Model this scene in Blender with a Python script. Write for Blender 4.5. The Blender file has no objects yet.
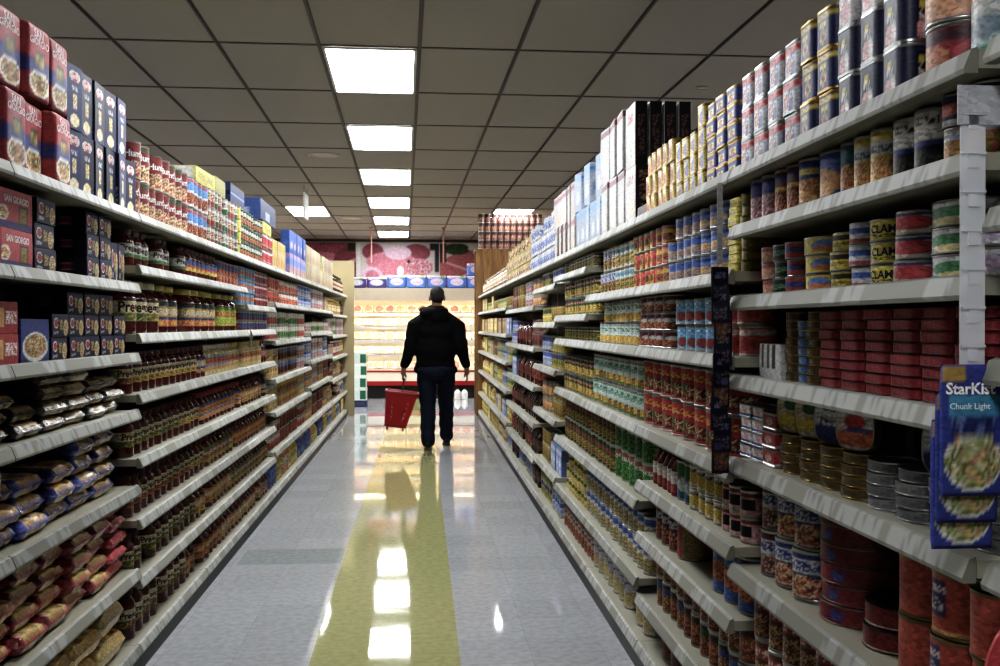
LIGHT = 24.0
CASE_LIGHT = 38.0
GV0, GV1, GSAT = 0.74, 1.02, 0.84
import bpy, bmesh, math, random
import numpy as np
from mathutils import Vector, Matrix

random.seed(11)
RNG = np.random.RandomState(5)
SC = bpy.context.scene
COL = SC.collection
PI = math.pi
CAMH = 1.365
CEIL = 3.075
F = 990.0
XL, XR = -1.12, 0.87          # front edges of the shelving on both sides of the aisle
FL, FR = -1.155, 0.905        # where the goods' fronts stand
YAW = math.atan(79 / 990)
def _d(px, X):
    t = (px - 500) / F; c, s_ = math.cos(YAW), math.sin(YAW); return X * (c - t * s_) / (t * c + s_)
CY_, SY_ = math.cos(YAW), math.sin(YAW)
def wx(px, Y):
    t = (px - 500) / F; return Y * (t * CY_ + SY_) / (CY_ - t * SY_)
def wz(px, py, Y): return CAMH + (325 - py) * (Y * CY_ + wx(px, Y) * SY_) / F
def dL(px): return _d(px, FL)
def dR(px): return _d(px, FR)

# ------------------------------------------------------------------ materials
def new_mat(name):
    m = bpy.data.materials.new(name); m.use_nodes = True
    nt = m.node_tree; b = nt.nodes.get('Principled BSDF')
    return m, nt, b
def N(nt, t, **kw):
    n = nt.nodes.new(t)
    for k, v in kw.items(): setattr(n, k, v)
    return n
def lin(c):
    c = np.asarray(c, dtype=np.float64) / 255.0
    return np.where(c <= 0.04045, c / 12.92, ((c + 0.055) / 1.055) ** 2.4)
def L4(c): return tuple(lin(c)) + (1.0,)

def printed(name, rough, metal=0.0, spec=0.5, coat=0.0, bump=0.0, bscale=26, detail=0.0):
    m, nt, b = new_mat(name)
    a = N(nt, 'ShaderNodeAttribute', attribute_name='Col')
    oi = N(nt, 'ShaderNodeObjectInfo')
    mr = N(nt, 'ShaderNodeMapRange'); mr.inputs[3].default_value = GV0; mr.inputs[4].default_value = GV1
    nt.links.new(oi.outputs['Random'], mr.inputs[0])
    hs = N(nt, 'ShaderNodeHueSaturation'); hs.inputs['Saturation'].default_value = GSAT
    nt.links.new(mr.outputs[0], hs.inputs['Value']); nt.links.new(a.outputs['Color'], hs.inputs['Color'])
    tc = N(nt, 'ShaderNodeTexCoord')
    if detail:      # fine print: small lighter and darker specks all over the pack
        n2 = N(nt, 'ShaderNodeTexVoronoi'); n2.inputs['Scale'].default_value = 95
        mp = N(nt, 'ShaderNodeMapping'); mp.inputs['Scale'].default_value = (1, 1, 1.9); nt.links.new(tc.outputs['Object'], mp.inputs[0]); nt.links.new(mp.outputs[0], n2.inputs['Vector'])
        sp = N(nt, 'ShaderNodeSeparateColor'); nt.links.new(n2.outputs['Color'], sp.inputs[0])
        m2 = N(nt, 'ShaderNodeMapRange'); m2.inputs[3].default_value = 1 - detail; m2.inputs[4].default_value = 1 + detail * .8; nt.links.new(sp.outputs[0], m2.inputs[0])
        mx = N(nt, 'ShaderNodeVectorMath', operation='SCALE'); nt.links.new(hs.outputs[0], mx.inputs[0]); nt.links.new(m2.outputs[0], mx.inputs['Scale']); nt.links.new(mx.outputs[0], b.inputs['Base Color'])
    else: nt.links.new(hs.outputs[0], b.inputs['Base Color'])
    b.inputs['Roughness'].default_value = rough; b.inputs['Metallic'].default_value = metal
    b.inputs['Specular IOR Level'].default_value = spec
    b.inputs['Coat Weight'].default_value = coat; b.inputs['Coat Roughness'].default_value = 0.12
    if bump:
        no = N(nt, 'ShaderNodeTexNoise'); no.inputs['Scale'].default_value = bscale; no.inputs['Detail'].default_value = 3
        bp = N(nt, 'ShaderNodeBump'); bp.inputs['Strength'].default_value = bump; bp.inputs['Distance'].default_value = 0.012
        nt.links.new(tc.outputs['Object'], no.inputs['Vector']); nt.links.new(no.outputs[0], bp.inputs['Height'])
        nt.links.new(bp.outputs[0], b.inputs['Normal'])
    return m
M_PRINT = printed('printed_carton', 0.5, spec=.3, detail=.22)
M_LABEL = printed('paper_label', 0.42, spec=.4, detail=.38)
M_TIN = printed('tinplate', 0.3, metal=0.85)
M_FILM = printed('plastic_film', 0.24, spec=.5, coat=0.2, bump=0.9, bscale=34, detail=.3)
M_GLASS = printed('sauce_glass', 0.09, spec=0.6)
M_MATTE = printed('matte_paint', 0.6)

def plain(name, col, rough=0.5, metal=0.0, noise=0.0, nscale=8.0, bump=0.0, bscale=60.0, spec=0.5):
    m, nt, b = new_mat(name)
    tc = N(nt, 'ShaderNodeTexCoord'); no = N(nt, 'ShaderNodeTexNoise'); no.inputs['Scale'].default_value = nscale; no.inputs['Detail'].default_value = 6
    nt.links.new(tc.outputs['Object'], no.inputs['Vector'])
    cr = N(nt, 'ShaderNodeValToRGB')
    c = np.array(lin(col)); k = noise
    cr.color_ramp.elements[0].position = 0.3; cr.color_ramp.elements[1].position = 0.7
    cr.color_ramp.elements[0].color = tuple(np.clip(c * (1 - k), 0, 1)) + (1,); cr.color_ramp.elements[1].color = tuple(np.clip(c * (1 + k), 0, 1)) + (1,)
    nt.links.new(no.outputs[0], cr.inputs[0]); nt.links.new(cr.outputs[0], b.inputs['Base Color'])
    b.inputs['Roughness'].default_value = rough; b.inputs['Metallic'].default_value = metal; b.inputs['Specular IOR Level'].default_value = spec
    if bump:
        n2 = N(nt, 'ShaderNodeTexNoise'); n2.inputs['Scale'].default_value = bscale; n2.inputs['Detail'].default_value = 4
        bp = N(nt, 'ShaderNodeBump'); bp.inputs['Strength'].default_value = bump; bp.inputs['Distance'].default_value = 0.01
        nt.links.new(tc.outputs['Object'], n2.inputs['Vector']); nt.links.new(n2.outputs[0], bp.inputs['Height']); nt.links.new(bp.outputs[0], b.inputs['Normal'])
    return m
def emis(name, col, s):
    m, nt, b = new_mat(name)
    b.inputs['Base Color'].default_value = L4(col); b.inputs['Emission Color'].default_value = L4(col); b.inputs['Emission Strength'].default_value = s
    return m

# ------------------------------------------------------------------ mesh builder
class MB:
    def __init__(s): s.v = []; s.c = []; s.f = []; s.m = []; s.n = 0
    def grid(s, P, C, mat=0):
        P = np.asarray(P, float); nv, nu = P.shape[:2]
        C = np.broadcast_to(np.asarray(C, float), P.shape)
        s.v.append(P.reshape(-1, 3)); s.c.append(C.reshape(-1, 3))
        i = np.arange(nv - 1)[:, None] * nu + np.arange(nu - 1)[None, :] + s.n
        q = np.stack([i, i + 1, i + nu + 1, i + nu], -1).reshape(-1, 4)
        s.f += q.tolist(); s.m += [mat] * len(q); s.n += nv * nu
    def poly(s, P, c, mat=0, faces=None):
        P = np.asarray(P, float); s.v.append(P); s.c.append(np.broadcast_to(np.asarray(c, float), P.shape))
        fs = faces if faces is not None else [list(range(len(P)))]
        s.f += [[k + s.n for k in f] for f in fs]; s.m += [mat] * len(fs); s.n += len(P)
    def box(s, a, b, c, mat=0):
        x0, y0, z0 = a; x1, y1, z1 = b
        P = [(x, y, z) for x in (x0, x1) for y in (y0, y1) for z in (z0, z1)]
        s.poly(P, c, mat, [[0, 1, 3, 2], [4, 6, 7, 5], [0, 4, 5, 1], [2, 3, 7, 6], [0, 2, 6, 4], [1, 5, 7, 3]])
    def lathe(s, prof, c, mat=0, seg=20, ctr=(0, 0)):
        a = np.linspace(0, 2 * PI, seg + 1); pr = np.asarray(prof, float)
        P = np.stack([ctr[0] + pr[:, :1] * np.cos(a), ctr[1] + pr[:, :1] * np.sin(a), np.repeat(pr[:, 1:2], seg + 1, 1)], -1)
        C = np.asarray(c, float)
        if C.ndim == 2: C = np.repeat(C[:, None, :], seg + 1, 1)
        s.grid(P, C, mat)
    def tube(s, pts, r, c, mat=0, seg=8):
        pts = [Vector(p) for p in pts]; rs = r if isinstance(r, (list, tuple)) else [r] * len(pts)
        rows = []
        for i, p in enumerate(pts):
            d = (pts[min(i + 1, len(pts) - 1)] - pts[max(i - 1, 0)]).normalized()
            u = d.cross(Vector((0, 0, 1)) if abs(d.z) < 0.9 else Vector((1, 0, 0))).normalized(); w = d.cross(u)
            rows.append([p + (u * math.cos(t) + w * math.sin(t)) * rs[i] for t in np.linspace(0, 2 * PI, seg + 1)])
        s.grid(np.array([[tuple(q) for q in row] for row in rows]), c, mat)
        for row in (rows[0], rows[-1]): s.poly([tuple(q) for q in row[:-1]], c, mat)
    def add(s, o):
        s.v += o.v; s.c += o.c; s.f += [[k + s.n for k in f] for f in o.f]; s.m += o.m; s.n += o.n
    def mesh(s, name, mats, angle=0.6):
        me = bpy.data.meshes.new(name)
        V = np.concatenate(s.v); C = np.concatenate(s.c)
        me.from_pydata(V.tolist(), [], s.f); me.update()
        for m in mats: me.materials.append(m)
        me.polygons.foreach_set('material_index', s.m)
        at = me.color_attributes.new('Col', 'FLOAT_COLOR', 'POINT')
        at.data.foreach_set('color', np.concatenate([C, np.ones((len(C), 1))], 1).astype(np.float32).ravel())
        me.polygons.foreach_set('use_smooth', [True] * len(s.f))
        bm = bmesh.new(); bm.from_mesh(me)
        bmesh.ops.remove_doubles(bm, verts=bm.verts, dist=1e-6) if getattr(s, 'weld', False) else None
        bmesh.ops.recalc_face_normals(bm, faces=bm.faces) if getattr(s, 'recalc', True) else None
        bm.to_mesh(me); bm.free()
        me.set_sharp_from_angle(angle=angle)
        return me
MATS = [M_PRINT, M_TIN, M_LABEL, M_GLASS, M_FILM, M_MATTE]     # slots 0..5 of every painted mesh
PR, TN, LB, GL, FM, MT = range(6)
def used_mats(mb):
    ids = sorted(set(mb.m)); mb.m = [ids.index(k) for k in mb.m]
    return [MATS[k] for k in ids]
def fin(mb, name, angle=0.6): return mb.mesh(name, used_mats(mb), angle)

def obj(name, me, parent=None, loc=(0, 0, 0), rot=None, label=None):
    o = bpy.data.objects.new(name, me); COL.objects.link(o); o.parent = parent; o.location = loc
    if rot: o.rotation_euler = rot
    if label: o['label'] = label
    return o
def tag(o, label, cat, group=None):
    o['label'] = label; o['category'] = cat
    if group: o['group'] = group
    return o
def struct(o): o['kind'] = 'structure'; return o
def empty(name, loc, rz=0):
    o = bpy.data.objects.new(name, None); COL.objects.link(o); o.location = loc; o.rotation_euler = (0, 0, rz); o.empty_display_size = 0.05
    return o

# ------------------------------------------------------------------ painting of packaging (colour by vertex)
def paint(layers, U, V, seed=0):
    """colours over a face: U to the right, V upwards, both 0..1"""
    U = np.asarray(U, float); V = np.asarray(V, float)
    rs = np.random.RandomState(seed)
    out = np.zeros(U.shape + (3,))
    for l in layers:
        k = l[0]
        if k == 'bg': out[:] = lin(l[1])
        elif k == 'band': m = (V >= l[1]) & (V < l[2]); out[m] = lin(l[3])
        elif k == 'rect': m = (U >= l[1]) & (U < l[2]) & (V >= l[3]) & (V < l[4]); out[m] = lin(l[5])
        elif k == 'ell': m = ((U - l[1]) / l[3]) ** 2 + ((V - l[2]) / l[4]) ** 2 < 1; out[m] = lin(l[5])
        elif k == 'food':
            m = ((U - l[1]) / l[3]) ** 2 + ((V - l[2]) / l[4]) ** 2 < 1
            cs = np.array([lin(c) for c in l[5]]); out[m] = cs[rs.randint(0, len(cs), m.sum())]
        elif k == 'mix':
            m = (U >= l[1]) & (U < l[2]) & (V >= l[3]) & (V < l[4])
            cs = np.array([lin(c) for c in l[5]]); out[m] = cs[rs.randint(0, len(cs), m.sum())]
        elif k == 'bars':          # small print that cannot be read
            m = (U >= l[1]) & (U < l[2]) & (V >= l[3]) & (V < l[4]) & (rs.rand(*U.shape) < 0.55); out[m] = lin(l[5])
        elif k == 'grad': 
            t = np.clip((V - l[1]) / (l[2] - l[1]), 0, 1)[..., None]; m = (V >= l[1]) & (V < l[2]); out[m] = (lin(l[3]) * (1 - t) + lin(l[4]) * t)[m]
        elif k == 'diag': m = np.abs((V - l[1]) - l[2] * (U - .5)) < l[3]; out[m] = lin(l[4])
    return out

_tc = {}
def text2d(s, bold=0.0, shear=0.0):
    key = (s, bold, shear)
    if key in _tc: return _tc[key]
    cu = bpy.data.curves.new('lettering', 'FONT'); cu.body = s; cu.resolution_u = 2; cu.offset = bold; cu.shear = shear
    cu.align_x = 'CENTER'; cu.align_y = 'CENTER'; cu.space_line = 0.85
    o = bpy.data.objects.new('lettering', cu); COL.objects.link(o)
    dg = bpy.context.evaluated_depsgraph_get(); me = o.evaluated_get(dg).to_mesh()
    V = np.array([v.co[:2] for v in me.vertices]); fs = [list(p.vertices) for p in me.polygons]
    o.evaluated_get(dg).to_mesh_clear(); bpy.data.objects.remove(o); bpy.data.curves.remove(cu)
    lo, hi = V.min(0), V.max(0); V = (V - (lo + hi) / 2) / (hi[0] - lo[0])     # width 1
    _tc[key] = (V, fs); return _tc[key]
for _s, _b in (('SAN', 0), ('GIORGIO', 0), ('Barilla', .02), ('SAN GIORGIO', .02), ('Prego', .03), ('Prego', .02), ('RAGU', .04), ("Hunt's", .03), ('CLAMS', .03), ('StarKist', .03), ('Chunk Light', .02)): text2d(_s, _b)
def letter_flat(mb, s, x, yc, zc, width, c, mat=PR, bold=0.02, shear=0.0, hs=1.0):
    """lettering on a face that looks towards +X; it runs towards +Y"""
    V, fs = text2d(s, bold, shear)
    mb.poly(np.stack([np.full(len(V), x), yc + V[:, 0] * width, zc + V[:, 1] * width * hs], 1), lin(c), mat, fs)
def letter_round(mb, s, r, zc, width, c, mat=LB, bold=0.02, ang=0.0, shear=0.0, hs=1.0):
    V, fs = text2d(s, bold, shear); a = ang + V[:, 0] * width / r
    mb.poly(np.stack([r * np.cos(a), r * np.sin(a), zc + V[:, 1] * width * hs], 1), lin(c), mat, fs)

# ------------------------------------------------------------------ kinds of goods; all look towards +X, base centre at the origin
T = {}
class Kind: pass
def reg(key, name, look, cat, w, d, h, root, parts=(), bias=0.0, jit=0.06):
    k = Kind(); k.name = name; k.look = look; k.cat = cat; k.w = w; k.d = d; k.h = h; k.bias = bias; k.jit = jit
    k.near = fin(root_copy(root), name); k.parts = [(n, fin(root_copy(p), n)) for n, p in parts]
    if parts:
        j = root_copy(root)
        for n, p in parts: j.add(p)
        k.far = fin(j, name)
    else: k.far = k.near
    T[key] = k; return k
def root_copy(m):
    n = MB(); n.v = list(m.v); n.c = list(m.c); n.f = [list(f) for f in m.f]; n.m = list(m.m); n.n = m.n; return n
TINC, GOLDC = (168, 168, 164), (170, 140, 70)

def label_ring(mb, layers, r, z0, z1, nu, nv, mat, seed, fronts=2):
    a = np.linspace(-PI, PI, nu + 1); v = np.linspace(0, 1, nv + 1)
    A, Vv = np.meshgrid(a, v); U = ((A / (2 * PI)) * fronts + 0.5) % 1.0
    C = paint(layers, U, Vv, seed); C[:, -1] = C[:, 0]
    mb.grid(np.stack([r * np.cos(A), r * np.sin(A), z0 + (z1 - z0) * Vv], -1), C, mat)

def can(key, name, look, r, h, layers, rim=TINC, text=None, cat='can', seed=0, lo=False, bias=0.55):
    nu, nv = (28, 9) if lo else (64, 22)
    seg = 14 if lo else 24
    rim_l = lin(rim)
    b = MB()
    e = min(0.008, h * 0.09)
    b.lathe([(0, 0), (r * .9, 0), (r, .0005), (r * 1.02, e * .4), (r * 1.02, e * .75), (r, e)], rim_l, TN, seg)
    label_ring(b, layers, r, e, h - e, nu, nv, LB, seed)
    if text:
        for t in text:
            for k in (0, PI): letter_round(b, t[0], r + .0013, t[1] * h, t[2], t[3], LB, t[4] if len(t) > 4 else .02, ang=k)
    l = MB()
    l.lathe([(r, h - e), (r * 1.02, h - e * .75), (r * 1.02, h - .001), (r * .985, h), (r * .95, h - e * .35), (r * .9, h - e * .6), (r * .62, h - e * .6), (r * .6, h - e * .5), (r * .35, h - e * .5), (0, h - e * .5)], rim_l, TN, seg)
    return reg(key, name, look, cat, 2.05 * r, 2.05 * r, h, b, [('lid', l)], bias=bias, jit=.25)

def ring(w, d, r, nf=14, ns=8, nc=4):
    """rounded rectangle outline: points, face id (0 front +X,1 +Y side,2 back,3 -Y side), position 0..1 along the face"""
    pts, fid, s = [], [], []
    hx, hy = d / 2, w / 2
    def seg(p0, p1, n, f):
        for t in np.linspace(0, 1, n): pts.append(((p0[0] + (p1[0] - p0[0]) * t), (p0[1] + (p1[1] - p0[1]) * t))); fid.append(f); s.append(t)
    def cor(cx, cy, a0, f0, f1):
        for i in range(1, nc):
            a = a0 + (PI / 2) * i / nc; pts.append((cx + r * math.cos(a), cy + r * math.sin(a))); fid.append(f0 if i <= nc / 2 else f1); s.append(1.0 if i <= nc / 2 else 0.0)
    seg((hx, -hy + r), (hx, hy - r), nf, 0); cor(hx - r, hy - r, 0, 0, 1)
    seg((hx - r, hy), (-hx + r, hy), ns, 1); cor(-hx + r, hy - r, PI / 2, 1, 2)
    seg((-hx, hy - r), (-hx, -hy + r), nf, 2); cor(-hx + r, -hy + r, PI, 2, 3)
    seg((-hx + r, -hy), (hx - r, -hy), ns, 3); cor(hx - r, -hy + r, 1.5 * PI, 3, 0)
    pts.append(pts[0]); fid.append(0); s.append(0.0)
    return np.array(pts), np.array(fid), np.array(s)
def prism(mb, w, d, r, rows, fronts, mat, nf=14, ns=8, seed=0, cap=None, capmat=None, bottom=None, z_of=None, dome=0):
    """rows: heights with outset; fronts: layers for front/back and for the sides"""
    pts, fid, s = ring(w, d, r, nf, ns)
    rows = np.asarray(rows, float); z0, z1 = rows[0, 0], rows[-1, 0]
    nrm = pts / np.maximum(np.abs(pts), 1e-9) * np.minimum(1, np.abs(pts) / np.array([d / 2, w / 2])) ** 8
    P = np.stack([np.concatenate([pts + nrm * o, np.full((len(pts), 1), z)], 1) for z, o in rows])
    V = np.repeat(((rows[:, 0] - z0) / max(z1 - z0, 1e-9))[:, None], len(pts), 1); S = np.repeat(s[None], len(rows), 0); Fi = np.repeat(fid[None], len(rows), 0)
    if isinstance(fronts, tuple): C = np.broadcast_to(np.asarray(fronts, float), P.shape)
    else:
        C = np.zeros(P.shape)
        for f in range(4):
            m = Fi == f
            C[m] = paint(fronts[f % 2], S[m], V[m], seed + f)
    mb.grid(P, C, mat)
    if cap is not None: mb.poly(np.concatenate([pts[:-1], np.full((len(pts) - 1, 1), z1 if z_of is None else z_of)], 1), cap, mat if capmat is None else capmat)
    mb.poly(np.concatenate([pts[:-1], np.full((len(pts) - 1, 1), z0)], 1)[::-1], cap if cap is not None else lin((90, 90, 90)), mat if capmat is None else capmat)

def carton(key, name, look, w, d, h, front, side, top, cat='box', seed=0, lo=False, text=None, r=.003, jit=.03, bias=0.0):
    b = MB(); nv = 8 if lo else 40; nf = 7 if lo else 32
    prism(b, w, d, r, [(z, 0.0012 * math.sin(PI * z / h)) for z in np.linspace(0, h, nv)], (front, side) if False else [front, side, front, side], PR, nf, 4 if lo else 8, seed, cap=lin(top))
    # the two flaps of the lid, a hair above the top
    if not lo:
        b.poly([(d * .06, -w * .49, h + .0008), (d * .49, -w * .49, h + .0004), (d * .49, w * .49, h + .0004), (d * .06, w * .49, h + .0008)], lin(top) * .9, PR)
    for t in text or []: letter_flat(b, t[0], d / 2 + .0022, t[4] if len(t) > 4 else 0, t[1] * h, t[2], t[3], PR)
    return reg(key, name, look, cat, w + .002, d + .002, h + .001, b, bias=bias, jit=jit)

def tin(key, name, look, w, d, h, r, front, side, rim=GOLDC, lid=None, cat='tin', seed=0, lo=False, jit=.04, text=None, lidcol=None):
    b = MB(); nv = 6 if lo or h < .03 else 14; e = min(.007, h * .14)
    prism(b, w, d, r, [(z, 0) for z in np.linspace(e, h - e, nv)], [front, side, front, side], LB, 8 if lo else 16, 4 if lo else 8, seed)
    prism(b, w, d, r, [(0, -.001), (.0005, .0008), (e * .8, .0012), (e, 0)], tuple(lin(rim)), TN, 6, 4, cap=None)
    for t in text or []: letter_flat(b, t[0], d / 2 + .0012, 0, t[1] * h, t[2], t[3], LB)
    l = MB()
    prism(l, w, d, r, [(h - e, 0), (h - e * .8, .0012), (h, .0012)], tuple(lin(rim)), TN, 6, 4, cap=lin(lidcol or rim) * .8, capmat=TN, z_of=h - e * .3)
    return reg(key, name, look, cat, w + .004, d + .004, h + .0005, b, [('lid', l)], jit=jit)

def jar(key, name, look, r, h, sauce, layers, lid, cat='jar', seed=0, lo=False, text=None, lz=(.24, .61), bottle=False, bias=0.55):
    seg = 12 if lo else 22
    b = MB()
    if bottle: pr = [(0, 0), (.9, 0), (1, .02), (1, .6), (.93, .68), (.6, .8), (.36, .87), (.34, .92)]
    else: pr = [(0, 0), (.88, 0), (.97, .012), (1, .04), (1, .66), (.98, .7), (.9, .76), (.78, .8), (.7, .83), (.7, .9)]
    b.lathe([(a * r, z * h) for a, z in pr], lin(sauce), GL, seg)
    lab = MB(); label_ring(lab, layers, r * 1.012, lz[0] * h, lz[1] * h, 28 if lo else 56, 7 if lo else 16, LB, seed)
    for t in text or []:
        for k in (0, PI): letter_round(lab, t[0], r * 1.012 + .0012, t[1] * h, t[2], t[3], LB, t[4] if len(t) > 4 else .02, ang=k)
    l = MB()
    if bottle: l.lathe([(.36 * r, .9 * h), (.42 * r, .9 * h), (.42 * r, .985 * h), (.38 * r, h), (0, h)], lin(lid), PR, seg)
    else: l.lathe([(.72 * r, .865 * h), (.79 * r, .87 * h), (.79 * r, .975 * h), (.76 * r, .995 * h), (.6 * r, h), (0, h * .995)], lin(lid), PR, seg)
    return reg(key, name, look, cat, 2.06 * r, 2.06 * r, h, b, [('paper_label', lab), ('lid', l)], bias=bias, jit=.3)

def pillow(key, name, look, w, d, h, layers, cat='bag', seed=0, stand=False, end=None, text=None, crimp=True, bias=0.0):
    """a filled film bag: lying (h thick) or standing (d thick)"""
    rs = np.random.RandomState(seed + 77); b = MB()
    nu, nv = (22, 26) if stand else (20, 16)
    a = np.linspace(-1, 1, nu + 1); c = np.linspace(-1, 1, nv + 1); A, B = np.meshgrid(a, c)
    wa = .012 if stand else .085; ws = [(rs.uniform(1, 8), rs.uniform(1, 8), rs.uniform(0, 6.3)) for _ in range(7)]
    ea, eb = (14, 22) if stand else (7, 9)
    def thick(A, B):
        wob = sum(wa * np.sin(fx * A + ph) * np.sin(fy * B + 2 * ph) for fx, fy, ph in ws)
        th = np.clip((1 - np.abs(A) ** ea) * (1 - np.abs(B) ** eb), 0, 1) ** .5
        return th * (.5 + wob * .5 * th)
    A = np.sign(A) * np.abs(A) ** .7; B = np.sign(B) * np.abs(B) ** .7
    for sgn in (1, -1):
        t = thick(A, B)
        C = paint(layers, (A + 1) / 2, (B + 1) / 2, seed)
        y = A * w / 2 * (1 - .05 * np.abs(B) ** 8)
        if stand: P = np.stack([sgn * t * d, y, (B + 1) / 2 * h], -1)
        else: P = np.stack([B * d / 2, y, np.clip(h / 2 + sgn * np.clip(t, 0, .52) * h, 0, h)], -1)
        b.grid(P, C, PR if stand else FM)
    for tx in text or []:
        letter_flat(b, tx[0], 0, tx[4] if len(tx) > 4 else 0, tx[1] * h, tx[2], tx[3], PR, 0 if len(tx) < 6 else tx[5])
        P = b.v[-1].copy(); P[:, 0] = thick(P[:, 1] / (w / 2), P[:, 2] / h * 2 - 1) * d + .0016; b.v[-1] = P
    return reg(key, name, look, cat, w, d, h, b, bias=bias, jit=.05 if stand else .035)

# ------------------------------------------------------------------ setting goods out on the shelves
ORD = ('first second third fourth fifth sixth seventh eighth ninth tenth eleventh twelfth thirteenth fourteenth fifteenth sixteenth seventeenth eighteenth nineteenth twentieth').split()
TENS = {20: 'twenty', 30: 'thirty', 40: 'forty', 50: 'fifty'}
def ordw(i):
    if i < 20: return ORD[i]
    t, u = (i + 1) // 10 * 10, (i + 1) % 10
    return TENS[t][:-1] + 'ieth' if u == 0 else TENS[t] + '-' + ('first' if u == 1 else ORD[u - 1])
def tierw(t, n):
    if n == 1: return ''
    if n == 2: return ('lower row', 'upper row')[t]
    if n == 3: return ('bottom row', 'middle row', 'top row')[t]
    return 'bottom row' if t == 0 else ('top row' if t == n - 1 else ORD[t] + ' row up')
SEEN = {}
COUNTS = {}
def put(key, x, y, z, rz, label, group=None, d=0.0, rot=None, near=None):
    k = T[key]; isnear = (d < 6.0) if near is None else near
    o = bpy.data.objects.new(k.name, k.near if isnear else k.far); COL.objects.link(o)
    o.location = (x, y, z); o.rotation_euler = rot or (0, 0, rz)
    if label in SEEN: print('DUPLABEL', label)
    if len(label.split()) > 16: print('LONGLABEL', len(label.split()), label)
    SEEN[label] = 1
    tag(o, label, k.cat, group)
    if isnear:
        for n, me in k.parts:
            c = bpy.data.objects.new(n, me); COL.objects.link(c); c.parent = o
    COUNTS[k.name] = COUNTS.get(k.name, 0) + 1
    return o
def run(side, z, d0, d1, keys, place, tiers=1, n=None, gap=.004, back=0.0, tk=None, x=None, pos=True, first=0, stag=None):
    """a row of goods from the near end d0 to the far end d1 along one shelf; keys repeat along it; tk: other kinds for upper tiers"""
    if isinstance(keys, str): keys = [keys]
    y = d0; i = 0; cnt = {}; objs = []
    while True:
        k = T[keys[i % len(keys)]]
        if (n is not None and i >= n) or (n is None and y + k.w > d1 + 1e-6): break
        yc = y + k.w / 2; zt = z
        nt = tiers if not callable(tiers) else tiers(i)
        if d0 > 2.9 and n is None and not callable(tiers) and i > 1 and random.random() < .09: nt -= 1
        if nt == 1 and tiers != 1: nt = 1
        for t in range(nt):
            kk = keys[i % len(keys)]
            if tk and t < len(tk) and tk[t]: kk = tk[t] if isinstance(tk[t], str) else tk[t][i % len(tk[t])]
            k2 = T[kk]
            fx = (FL - k2.d / 2 - back) if side == 'L' else (FR + k2.d / 2 + back)
            fx += random.uniform(-.004, .004) * (4 if k2.cat == 'bag' else 1)
            rz = (0 if side == 'L' else PI) + (-k2.bias if side == 'L' else k2.bias) + random.uniform(-k2.jit, k2.jit)
            ck = (k2.look, tierw(t, nt)); c = cnt.get(ck, 0); cnt[ck] = c + 1
            lb = k2.look + ', ' + ordw(c + first) + ' from near end' + (', ' + tierw(t, nt) if nt > 1 else '') + ', ' + place
            put(kk, fx, yc, zt + .0008, rz, lb, k2.name.replace('_', ' ') + ' row, ' + place, d=yc); zt += k2.h + .0004
        y += k.w + gap; i += 1
    return y
# ================================================================== camera
cam = bpy.data.cameras.new('camera'); camo = bpy.data.objects.new('camera', cam); COL.objects.link(camo)
cam.sensor_width = 36; cam.lens = F / 1000 * 36; cam.clip_end = 100; cam.clip_start = .05
camo.location = (0, 0, CAMH); camo.rotation_euler = (PI / 2 - math.atan(8 / F), 0, -math.atan(79 / F))
SC.camera = camo

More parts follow.
